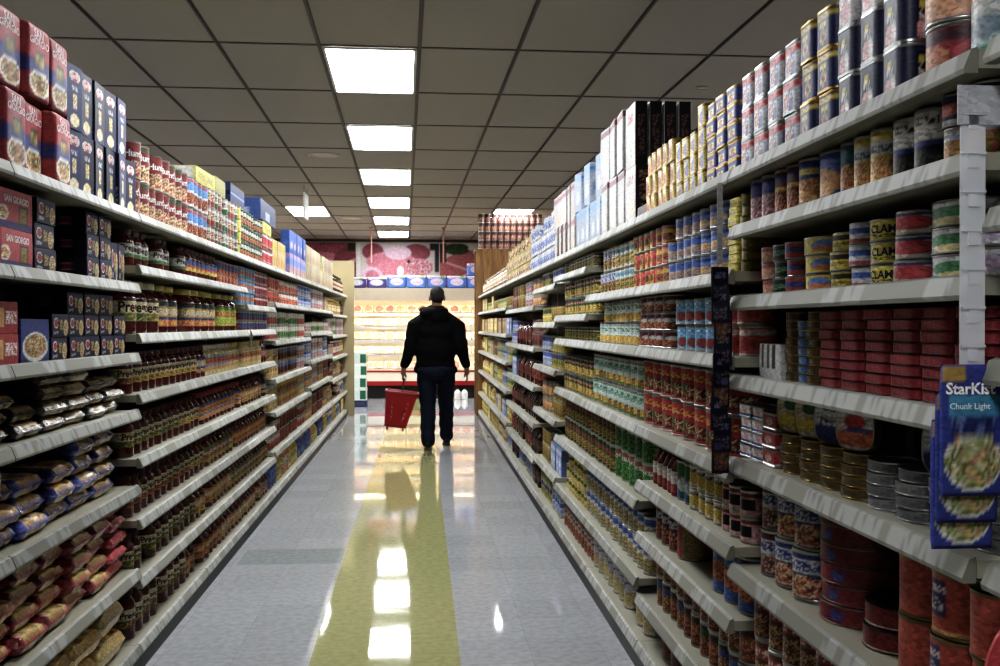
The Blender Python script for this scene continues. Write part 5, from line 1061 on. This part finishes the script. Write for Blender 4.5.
far_zone('L', 12.54, 13.76, LE, [['f_tanb'], ['f_w', 'f_wg'], ['f_tanx', 'f_redb'], ['f_mar', 'f_redb'], ['f_tanb', 'f_ora'], ['f_wj', 'f_yel']], 'tenth left unit')
far_zone('L', 13.76, 14.98, LE, [['f_tanb', 'f_drk'], ['f_w'], ['f_redb', 'f_tanb'], ['f_tanb', 'f_mar'], ['f_redb', 'f_wj'], ['f_wj', 'f_gold']], 'eleventh left unit')
RY = [RY0 + UR * i for i in range(13)]
far_zone('R', RY[5], RY[6], R5, [['f_bw', 'f_yb'], ['f_y', 'f_yg'], ['f_yb', 'f_bw'], ['f_y', 'f_brn2'], ['f_bwb', 'f_y'], ['f_bw', 'f_yb']], 'sixth right unit')
far_zone('R', RY[6], RY[7], R6, [['f_brn2', 'f_w'], ['f_pk', 'f_mar'], ['f_brnj', 'f_mar'], ['f_drk'], ['f_drk', 'f_brnj'], ['f_drk', 'f_wj']], 'seventh right unit')
far_zone('R', RY[7], RY[8], R6, [['f_y', 'f_pk'], ['f_mar', 'f_bw'], ['f_mar', 'f_bwb'], ['f_drk', 'f_mar'], ['f_drk', 'f_brnj'], ['f_wj', 'f_drk']], 'eighth right unit')
far_zone('R', RY[8], RY[9], R7, [['f_y', 'f_gp'], ['f_bwb', 'f_tanx'], ['f_gp', 'f_bw'], ['f_gp', 'f_wj'], ['f_gl', 'f_bwb'], ['f_wj', 'f_tanb']], 'ninth right unit')
far_zone('R', RY[9], RY[10], R7, [['f_gp', 'f_y'], ['f_tanx', 'f_gold'], ['f_gp', 'f_pk'], ['f_gl', 'f_gp'], ['f_gold', 'f_wj'], ['f_tanb', 'f_yel']], 'tenth right unit')
far_zone('R', RY[10], RY[11], R7, [['f_gold', 'f_gp'], ['f_gold'], ['f_tanx', 'f_gp'], ['f_gold', 'f_gl'], ['f_gl', 'f_gold'], ['f_yel', 'f_gold']], 'eleventh right unit')
far_zone('R', RY[11], RY[12], R7, [['f_gold'], ['f_tanx', 'f_gold'], ['f_gold', 'f_tanb'], ['f_gl'], ['f_gold', 'f_gl'], ['f_yel']], 'twelfth right unit')

# ================================================================== ends of the shelving
M_BEIGE = plain('beige_laminate', (160, 148, 118), .45, noise=.05, nscale=5)
def wood_mat():
    m, nt, b = new_mat('veneer_panel')
    tc = N(nt, 'ShaderNodeTexCoord'); mp = N(nt, 'ShaderNodeMapping'); mp.inputs['Scale'].default_value = (9, 9, .9); nt.links.new(tc.outputs['Object'], mp.inputs[0])
    no = N(nt, 'ShaderNodeTexNoise'); no.inputs['Scale'].default_value = 2.2; no.inputs['Detail'].default_value = 8; no.inputs['Distortion'].default_value = 1.2; nt.links.new(mp.outputs[0], no.inputs[0])
    cr = N(nt, 'ShaderNodeValToRGB'); cr.color_ramp.elements[0].position = .35; cr.color_ramp.elements[0].color = L4((96, 70, 44)); cr.color_ramp.elements[1].position = .65; cr.color_ramp.elements[1].color = L4((150, 116, 76)); nt.links.new(no.outputs[0], cr.inputs[0]); nt.links.new(cr.outputs[0], b.inputs['Base Color']); b.inputs['Roughness'].default_value = .45
    return m
M_WOOD = wood_mat()
t = empty('end_display', (-1.3, 15.0, 0)); tag(t, 'tall beige end panel closing the left shelving run', 'end display')
simple_box('side_panel', (-.45, .005, 0), (.30, .045, 2.33), M_BEIGE, t); simple_box('base', (-.40, .05, 0), (.26, .45, .14), M_KICK, t); simple_box('end_shelf', (-.42, .05, .14), (.27, .46, .17), M_STEEL, t); simple_box('end_shelf', (-.42, .05, .95), (.27, .4, .98), M_STEEL, t)
RE = RY[12]
t = empty('end_display', (1.35, RE, 0)); tag(t, 'tall wood-veneer end panel closing the right shelving run', 'end display')
simple_box('side_panel', (-.53, .005, 0), (.75, .045, 2.47), M_WOOD, t); simple_box('top_shelf', (-.55, .0, 2.47), (.77, .5, 2.5), M_WOOD, t); simple_box('back_panel', (-.53, .455, 0), (.75, .495, 2.47), M_WOOD, t)
fcan('wallcan', 'stacked_can', 'brown and red can', .046, .131, (120, 60, 50), (70, 50, 46), (150, 110, 90), 41)
x0 = wx(478, RE + .07)
for r in range(4):
    for c in range(13):
        if c > 9 and r == 3: continue
        put('wallcan', x0 + .05 + c * .0965, RE + .06, 2.5015 + r * .1315, -PI / 2 + random.uniform(-.3, .3), 'brown-red can, %s column from the aisle, %s of the can wall' % (ordw(c).replace('nearest', 'first'), ('bottom row', 'second row', 'third row', 'top row')[r]), 'can wall on the wood end display', d=15)
# packs piled at the far left corner
carton('gpack', 'bottle_pack', 'green-white bottle pack', .2, .24, .2, [('bg', (196, 206, 200)), ('rect', .5, 1, .1, .8, (24, 96, 66)), ('band', .85, 1, (210, 216, 212))], [('bg', (190, 204, 198)), ('rect', .45, 1, .1, .75, (30, 100, 70)), ('ell', .25, .5, .2, .3, (220, 224, 222))], (190, 200, 196), cat='pack', seed=3)
carton('bcrate', 'crate', 'dark blue crate', .2, .26, .11, [('bg', (50, 56, 90)), ('bars', .1, .9, .3, .7, (80, 86, 120))], [('bg', (50, 56, 90))], (40, 46, 76), cat='crate')
YP = 16.7; xp = wx(361, YP)
put('bcrate', xp, YP, .001, -PI / 2, 'dark blue crate on the floor under the green-white packs', None, d=15)
for i in range(4): put('gpack', xp + random.uniform(-.012, .012), YP + random.uniform(-.01, .01), .113 + i * .2015, -PI / 2 + random.uniform(-.08, .08), 'green-white bottle pack, %s of the pile by the left end panel' % ('lowest', 'second from bottom', 'third from bottom', 'topmost')[i], 'pile of green-white packs', d=15)

# ================================================================== meat case across the end of the aisle
YC = 18.42
case = empty('meat_case', (0, YC, 0)); tag(case, 'long lit white refrigerated meat case across the aisle end', 'refrigerated case')
M_WCASE = plain('white_enamel', (214, 208, 192), .35, noise=.03); M_REDB = plain('red_bumper', (140, 24, 30), .4, noise=.08); M_CANOPY = plain('canopy_face', (176, 166, 148), .5, noise=.04)
M_TUBE = emis('warm_tube', (255, 236, 206), CASE_LIGHT)
XA, XB = -3.4, 3.2
simple_box('kick_plate', (XA, .12, 0), (XB, .16, .245), M_KICK, case); simple_box('bumper', (XA, -.02, .245), (XB, .08, .325), M_REDB, case)
simple_box('front_panel', (XA, .0, .325), (XB, .06, .49), M_WCASE, case); simple_box('bumper', (XA, -.015, .49), (XB, .07, .52), M_REDB, case)
simple_box('display_deck', (XA, .06, .50), (XB, 1.05, .53), M_WCASE, case); simple_box('back_panel', (XA, 1.0, .53), (XB, 1.05, 1.95), M_WCASE, case)
cn = simple_box('canopy', (XA, .12, 1.87), (XB, 1.1, 2.055), M_CANOPY, case); simple_box('fascia', (XA, .105, 1.825), (XB, .119, 2.05), M_CANOPY, cn)
CSH = [.80, 1.07, 1.33, 1.58]
for i, z in enumerate(CSH):
    s = simple_box('shelf', (XA, .38 + i * .03, z - .02), (XB, 1.0, z), M_WCASE, case)
    simple_box('price_rail', (XA, .362 + i * .03, z - .045), (XB, .379 + i * .03, z + .008), M_FRAME, s)
for x0_, x1_ in ((-3.3, -1.75), (-1.7, -.15), (-.1, 1.45), (1.5, 3.1)):
    mb = MB(); mb.tube([(x0_, .22, 1.852), (x1_, .22, 1.852)], .014, (1, 1, 1), 0, 10); obj('light_tube', mb.mesh('light_tube', [M_TUBE]), case)
    for i, z in enumerate(CSH):
        mb = MB(); mb.tube([(x0_, .392 + i * .03, z - .028), (x1_, .392 + i * .03, z - .028)], .006, (1, 1, 1), 0, 8); obj('light_tube', mb.mesh('light_tube', [M_TUBE]), case)
# trays of meat, each leaning on its shelf
def tray(key, look, m, seed):
    b = MB(); prism(b, .235, .18, .03, [(0, -.012), (.018, 0), (.024, .004)], tuple(lin((226, 222, 212))), PR, 8, 6, cap=lin((220, 214, 200)), z_of=.016)
    rs = np.random.RandomState(seed); s = MB(); a = np.linspace(0, 2 * PI, 25); rr = [0, .35, .7, .95, 1]; hh = [.034, .034, .03, .022, .014]
    wob = 1 + .08 * np.sin(3 * a + seed) + .05 * np.sin(5 * a)
    P = np.array([[(q * .078 * w * math.cos(t), q * .104 * w * math.sin(t), h) for t, w in zip(a, wob)] for q, h in zip(rr, hh)]); cs = np.array([lin(c) for c in m]); s.grid(P, cs[rs.randint(0, len(cs), P.shape[:2])], FM)
    reg(key, 'meat_tray', look, 'meat tray', .23, .165, .04, b, [('meat', s)])
tray('t0', 'tray of pale pink meat', [(202, 144, 128), (190, 122, 110), (214, 176, 158)], 1); tray('t1', 'tray of brown-edged meat', [(190, 130, 90), (170, 100, 70), (214, 180, 140)], 2); tray('t2', 'tray of cream chicken pieces', [(206, 176, 120), (190, 150, 96), (216, 196, 150)], 3); tray('t3', 'tray of red meat', [(192, 112, 102), (176, 92, 84), (204, 140, 130)], 4)
random.seed(21)
for i, z in enumerate([.53] + CSH):
    for c in range(15):
        xc = -1.62 + c * .206 + random.uniform(-.008, .008)
        key = ('t0', 't1', 't2', 't3')[random.choice([0, 0, 1, 2, 2, 3] if i > 1 else [0, 2, 2, 1, 3])]
        yy = YC + (.20 if i == 0 else .455 + (i - 1) * .03)
        put(key, xc, yy, z + .078, 0, '%s, %s from left on the %s of the meat case' % (T[key].look, ordw(c).replace('nearest', 'first'), ('deck', 'lowest shelf', 'second shelf', 'third shelf', 'top shelf')[i]), 'meat trays in the case', d=5, rot=(.62, 0, -PI / 2 + random.uniform(-.05, .05)), near=True).rotation_euler = (math.radians(33), 0, random.uniform(-.05, .05))
        o = COL.objects[-1]
# packs along the top of the case
def pack(key, look, a, b, c, w, h, seed):
    pillow(key, 'paper_towel_pack', look, w, .2, h, [('bg', a), ('ell', .5, .5, .34, .3, b), ('mix', .3, .7, .38, .66, [b, c, (226, 222, 226)]), ('rect', 0, 1, .84, 1, (216, 216, 220)), ('rect', .7, .9, .82, 1, (150, 190, 60)), ('rect', .08, .26, .72, .9, (220, 170, 190))], cat='pack', stand=True, seed=seed)
pack('pk_b', 'blue paper towel pack', (44, 110, 196), (206, 190, 214), (214, 150, 170), .365, .235, 1); pack('pk_p', 'purple paper towel pack', (70, 56, 130), (190, 186, 210), (214, 206, 90), .365, .2, 2)
xs = [355, 374, 394.5, 414.5, 434.5, 454.5]
for i, px in enumerate([336, 350, 376.5, 396, 415.5, 435, 454, 473]):
    k = 'pk_p' if i < 3 else 'pk_b'; xc = wx(377, YC + .3) + (i - 2) * .374
    put(k, xc, YC + .26, 2.057, -PI / 2, '%s on top of the meat case, %s' % (T[k].look, ('first from left', 'second from left', 'beside the first blue pack', 'first blue pack from left', 'second blue pack from left', 'third blue pack from left', 'fourth blue pack from left', 'fifth blue pack under another')[i]), 'packs on the meat case', near=True)
put('pk_b', wx(377, YC + .3) + 5 * .374, YC + .26, 2.057 + .237, -PI / 2, 'blue paper towel pack on another pack, top of the meat case', 'packs on the meat case', near=True)
# meat pictures on the far wall
def poster(px0, px1, layers, label, seed):
    Yw = Y1 - .012; xa, xb = wx(px0, Yw), wx(px1, Yw); nu, nv = 150, 84
    U_, V_ = np.meshgrid(np.linspace(0, 1, nu), np.linspace(0, 1, nv)); C = paint(layers, U_, V_, seed)
    for _ in range(2): C[1:-1, 1:-1] = (C[1:-1, 1:-1] * 2 + C[:-2, 1:-1] + C[2:, 1:-1] + C[1:-1, :-2] + C[1:-1, 2:]) / 6
    mb = MB(); mb.grid(np.stack([xa + (xb - xa) * U_, np.zeros_like(U_), 2.03 + .98 * V_], -1), C, PR); mb.box((xa, .002, 2.03), (xb, .008, 3.01), lin((120, 110, 110)), PR)
    tag(obj('meat_picture', fin(mb, 'meat_picture'), None, (0, Yw, 0)), label, 'poster')
PKM = [(176, 92, 112), (160, 66, 90), (196, 132, 146), (170, 84, 104)]; DKM = [(116, 34, 54), (100, 28, 44), (140, 50, 70)]; STK = [(164, 72, 78), (150, 58, 66), (186, 100, 104)]; LTM = [(190, 160, 180), (176, 140, 164), (204, 186, 196)]
poster(356.2, 439.5, [('bg', (176, 168, 166)), ('rect', 0, .05, 0, 1, (190, 190, 186)), ('rect', .94, 1, .4, 1, (40, 36, 36)), ('rect', .88, 1, .85, 1, (40, 36, 36)), ('food', .2, .82, .13, .17, DKM), ('food', .72, .8, .17, .18, DKM), ('food', .42, .62, .3, .2, PKM), ('food', .5, .8, .16, .14, LTM), ('food', .34, .5, .14, .16, PKM), ('food', .75, .5, .17, .18, DKM + PKM + [(226, 210, 210)]), ('food', .18, .34, .13, .17, LTM), ('food', .19, .34, .08, .1, PKM), ('food', .5, .42, .12, .1, PKM), ('ell', .53, .42, .04, .1, (220, 216, 214)), ('ell', .63, .62, .02, .04, (30, 26, 28))], 'poster of sliced ham and cold cuts above the meat case, centre one', 1)
poster(272, 355.8, [('bg', (150, 70, 84)), ('mix', 0, 1, 0, 1, PKM[:2] + DKM), ('food', .62, .5, .3, .3, PKM), ('diag', .6, -.9, .05, (206, 160, 160)), ('food', .88, .5, .16, .4, DKM), ('diag', .3, .7, .04, (196, 130, 136)), ('rect', .9, 1, .82, 1, (44, 48, 36)), ('rect', .93, 1, 0, .2, (190, 180, 180))], 'poster of raw marbled meat above the meat case, left one', 2)
poster(440, 523, [('bg', (206, 194, 186)), ('mix', .0, 1, 0, .62, STK), ('food', .5, .5, .5, .36, STK), ('diag', .5, .8, .02, (220, 170, 170)), ('diag', .35, -.6, .02, (216, 160, 160)), ('rect', 0, .08, .6, 1, (70, 50, 44)), ('food', .2, .88, .16, .12, [(50, 70, 40), (70, 96, 50), (36, 50, 30)]), ('rect', .34, .6, .86, 1, (210, 200, 196))], 'poster of pink steak with parsley above the meat case, right one', 3)
for px, w in ((371.5, 'left'), (443.5, 'right')):
    Yh = 17.4; mb = MB(); mb.tube([(0, 0, wz(px, 263, Yh)), (0, 0, CEIL - .006)], .014, lin((196, 130, 120)), PR, 8); mb.lathe([(0, CEIL - .006), (.035, CEIL - .006), (.035, CEIL - .02), (.014, CEIL - .03)], lin((180, 150, 140)), PR, 12)
    tag(obj('hanging_rod', fin(mb, 'hanging_rod'), None, (wx(px, Yh), Yh, 0)), 'thin pink rod hanging from the ceiling before the %s poster seam' % w, 'rod')
fbot('jug', 'white_jug', 'white jug', .06, .2, (214, 214, 212), (206, 206, 204), (60, 60, 66), 50)
for i, px in enumerate((457.5, 464.5)): put('jug', wx(px, 18.2), 18.2, .001, 0, 'white jug on the floor before the meat case, %s' % ('nearer the man', 'nearer the right shelves')[i], 'white jugs on the floor', d=18)

# ================================================================== hanging strips, pouches and cards on the shelves near the camera
def strip_mat():
    m, nt, b = new_mat('clear_strip_plastic'); b.inputs['Base Color'].default_value = L4((236, 238, 242)); b.inputs['Roughness'].default_value = .25; b.inputs['Alpha'].default_value = .5
    tc = N(nt, 'ShaderNodeTexCoord'); no = N(nt, 'ShaderNodeTexNoise'); no.inputs['Scale'].default_value = 40; bp = N(nt, 'ShaderNodeBump'); bp.inputs['Strength'].default_value = .2
    nt.links.new(tc.outputs['Object'], no.inputs[0]); nt.links.new(no.outputs[0], bp.inputs['Height']); nt.links.new(bp.outputs[0], b.inputs['Normal']); return m
M_CLEAR = strip_mat()
YS = RY[1] - .03
xs_ = wx(972, YS); za, zb = wz(972, 96, YS), wz(972, 366, YS)
t = empty('hanging_clip_strip', (xs_, YS, zb)); tag(t, 'clear hanging clip strip at the tuna shelves, holding seafood pouches', 'clip strip')
mb = MB(); mb.box((-.02, -.001, 0), (.02, .001, za - zb), (.8, .8, .8)); obj('strip', mb.mesh('strip', [M_CLEAR]), t)
n = 7
for i in range(n):
    zz = (za - zb) * (i + .5) / n
    mb = MB(); mb.box((-.019, -.006, zz - .001), (.019, -.001, zz + .003), (.8, .8, .8)); mb.box((-.008, -.004, zz - .022), (.008, -.0015, zz - .001), (.8, .8, .8)); obj('hook', mb.mesh('hook', [M_CLEAR]), t)
mb = MB(); mb.box((-.026, -.004, za - zb - .045), (.06, -.0015, za - zb + .015), lin((196, 198, 204)), PR); obj('header_card', fin(mb, 'header_card'), t)
SALAD = [(150, 160, 96), (190, 190, 150), (110, 120, 60), (206, 170, 110), (90, 100, 50), (170, 130, 110), (206, 200, 180)]
pillow('spouch', 'seafood_pouch', 'blue seafood pouch', .1, .012, .2, [('bg', (34, 52, 140)), ('rect', 0, .4, .88, 1, (170, 140, 60)), ('ell', .87, .92, .09, .045, (200, 50, 50)), ('rect', .1, .92, .6, .76, (52, 140, 176)), ('mix', .15, .85, .5, .6, [(30, 46, 110), (90, 110, 160), (22, 34, 96)]), ('ell', .5, .26, .46, .22, (206, 206, 200)), ('food', .5, .27, .44, .2, SALAD), ('rect', 0, 1, 0, .05, (30, 44, 130)), ('rect', 0, .03, 0, 1, (60, 80, 170))], stand=True, seed=9, text=[('StarKist', .82, .078, (250, 250, 250), -.005, .03), ('Chunk Light', .68, .064, (226, 240, 244), -.006, .02)])
zt = wz(970, 366, YS)
for i in range(3): put('spouch', wx(966, YS) + .0, YS - .0155 + i * .0135, zt - .197 - i * .043, -PI / 2, 'blue seafood pouch on the clip strip, %s' % ('frontmost, fully seen', 'second, its lower edge showing', 'last and lowest')[i], 'pouches on the clip strip', near=True)
# red-edged round sign standing on the nearest right unit
t = empty('shelf_sign', (wx(1070, YS - .05), YS - .05, .7015)); tag(t, 'round red-edged shelf sign at the right frame edge, low', 'sign')
def disc(name, r0, r1, y, c):
    mb = MB(); a = np.linspace(0, 2 * PI, 49); P = np.array([[(q * math.cos(u), y, .131 + q * math.sin(u)) for u in a] for q in (r0, r1)]); mb.grid(P, c, PR); P2 = P.copy(); P2[..., 1] += .006; mb.grid(P2, c, PR); mb.grid(np.stack([P[1], P2[1]]), c, PR); return obj(name, fin(mb, name), t)
disc('rim', (.108), .13, 0, lin((190, 40, 50))); disc('face', 0.0, .109, .001, lin((214, 214, 214)))
mb = MB(); mb.box((-.1, -.003, .06), (-.03, .0005, .11), lin((206, 190, 50)), PR); obj('badge', fin(mb, 'badge'), t)
# dark packets on a strip between the tuna and the vegetable shelves
YD = RY[2] - .012; xd = XR - .045
t = empty('hanging_clip_strip', (xd, YD + .004, .95)); tag(t, 'narrow clip strip of dark packets between tuna and vegetable shelves', 'clip strip')
mb = MB(); mb.box((-.01, .012, 0), (.01, .014, .57), lin((60, 60, 66)), PR); obj('strip', fin(mb, 'strip'), t)
pillow('dpack', 'seasoning_packet', 'dark navy packet', .05, .012, .095, [('bg', (20, 22, 50)), ('mix', .1, .9, .1, .5, [(20, 22, 50), (70, 50, 44), (120, 110, 120), (30, 34, 80)]), ('bars', .2, .8, .65, .85, (120, 120, 150))], stand=True, seed=12)
pillow('dpack2', 'seasoning_packet', 'brown-navy packet', .05, .012, .095, [('bg', (44, 30, 34)), ('mix', .1, .9, .1, .6, [(110, 70, 44), (150, 120, 80), (40, 40, 80), (120, 60, 50)]), ('rect', .1, .9, .7, .9, (60, 66, 120))], stand=True, seed=13)
for i in range(9): put('dpack' if i % 3 else 'dpack2', xd + random.uniform(-.006, .006), YD - .004 + (i % 2) * .0, .955 + i * .0595, -PI / 2 + random.uniform(-.3, .3), '%s, %s from the bottom of the dark strip' % (T['dpack' if i % 3 else 'dpack2'].look, ordw(i).replace('nearest', 'first')), 'packets on the dark clip strip', near=True)
mb = MB(); mb.box((-.008, 0, 0), (.008, .002, .23), lin((196, 198, 194)), PR); tag(obj('hanging_clip_strip', fin(mb, 'hanging_clip_strip'), None, (XR - .028, RY[2] + .05, 1.535)), 'empty white clip strip beside the yellow flat tins', 'clip strip')
def card(name, w, h, px, py, Y, X, rot, label, c=(206, 208, 210)):
    mb = MB(); mb.box((-.001, -w / 2, -h / 2), (.001, w / 2, h / 2), lin(c), PR); mb.box((-.0016, -w * .4, -h * .1), (.0016, w * .4, h * .1), lin((150, 152, 156)), PR)
    tag(obj('hanging_price_card', fin(mb, name), None, (X, Y, wz(px, py, Y)), rot), label, 'price card')
card('price_card', .075, .055, 4, 478, 2.58, XL + .06, (.5, 0, .5), 'tilted white price card jutting from the pasta shelves')
card('price_card', .11, .07, 240, 339, 6.2, XL + .075, (-1.1, 0, .35), 'tilted white price card hanging under the big sauce jars')
# small tray of grey packets and fish tins standing upright
carton('gtray', 'display_tray', 'low grey display tray', .2, .16, .06, [('bg', (150, 150, 150)), ('mix', .05, .95, .3, .95, [(110, 90, 86), (150, 140, 140), (80, 60, 60)])], [('bg', (140, 140, 140))], (110, 104, 104), cat='tray')
run('R', 1.795, dR(655) + .13, 9, 'gtray', 'top right shelf', n=1)
def upright(key, look, rimc, lay, seed):
    b = MB(); a = np.linspace(0, 2 * PI, 41); ca, sa = np.cos(a), np.sin(a); px = np.sign(ca) * np.abs(ca) ** .62 * .056; pz = np.sign(sa) * np.abs(sa) ** .62 * .05
    rows = [(.0, 1.0), (.022, 1.0), (.024, .97), (.022, .93)]
    b.grid(np.array([[(-.012 + x, p * s, .05 + q * s) for p, q in zip(px, pz)] for x, s in rows]), lin(rimc), TN)
    g_ = np.linspace(0, 1, 12); P = np.array([[(.0098, p * s * .93, .05 + q * s * .93) for p, q in zip(px, pz)] for s in g_]); C = paint(lay, P[..., 1] / .112 + .5, P[..., 2] / .1, seed); b.grid(P, C, LB)
    b.poly([(-.0118, p, .05 + q) for p, q in zip(px[:-1], pz[:-1])], lin(rimc), TN)
    reg(key, 'fish_tin', look, 'tin', .115, .026, .1, b)
upright('up_b', 'upright silver tin with navy label', (170, 172, 174), [('bg', (196, 198, 200)), ('band', .0, .42, (34, 50, 110)), ('bars', .2, .8, .5, .62, (60, 66, 120)), ('bars', .25, .75, .75, .85, (70, 70, 70))], 1)
upright('up_o', 'upright gold tin with orange label', (190, 180, 150), [('bg', (206, 206, 206)), ('band', .1, .4, (200, 100, 50)), ('ell', .5, .62, .26, .18, (190, 50, 60)), ('band', .4, .5, (60, 80, 150))], 2)
upright('up_y', 'upright gold tin with yellow label', (180, 170, 120), [('bg', (206, 200, 180)), ('band', .15, .5, (206, 186, 60)), ('ell', .5, .7, .25, .14, (60, 110, 70))], 3)
for k, yy, zz, w in (('up_b', 1.682, .995 + 4 * .0244, 'on the second silver stack'), ('up_o', 2.055, .995 + 4 * .0244, 'on the nearest gold stack'), ('up_b', 2.175, .995 + 4 * .0244, 'on the second gold stack'), ('up_y', 2.295, .995 + 4 * .0244, 'on the third gold stack'), ('up_y', 2.415, .995 + 4 * .0244, 'on the fourth gold stack')):
    put(k, FR + .03, yy, zz + .002, PI + .35, T[k].look + ' ' + w, 'upright fish tins', near=True)
SC.view_settings.view_transform = 'Standard'
SC.view_settings.look = 'High Contrast'
SC.view_settings.exposure = 0.02
w = bpy.data.worlds.new('world'); SC.world = w; w.use_nodes = True
w.node_tree.nodes['Background'].inputs[0].default_value = (.02, .02, .022, 1)
SC.cycles.use_denoising = True
SC.cycles.max_bounces = 8
SC.cycles.sample_clamp_indirect = 8
print('KINDS', sorted(((v, k) for k, v in COUNTS.items()), reverse=True)[:12], sum(COUNTS.values()))
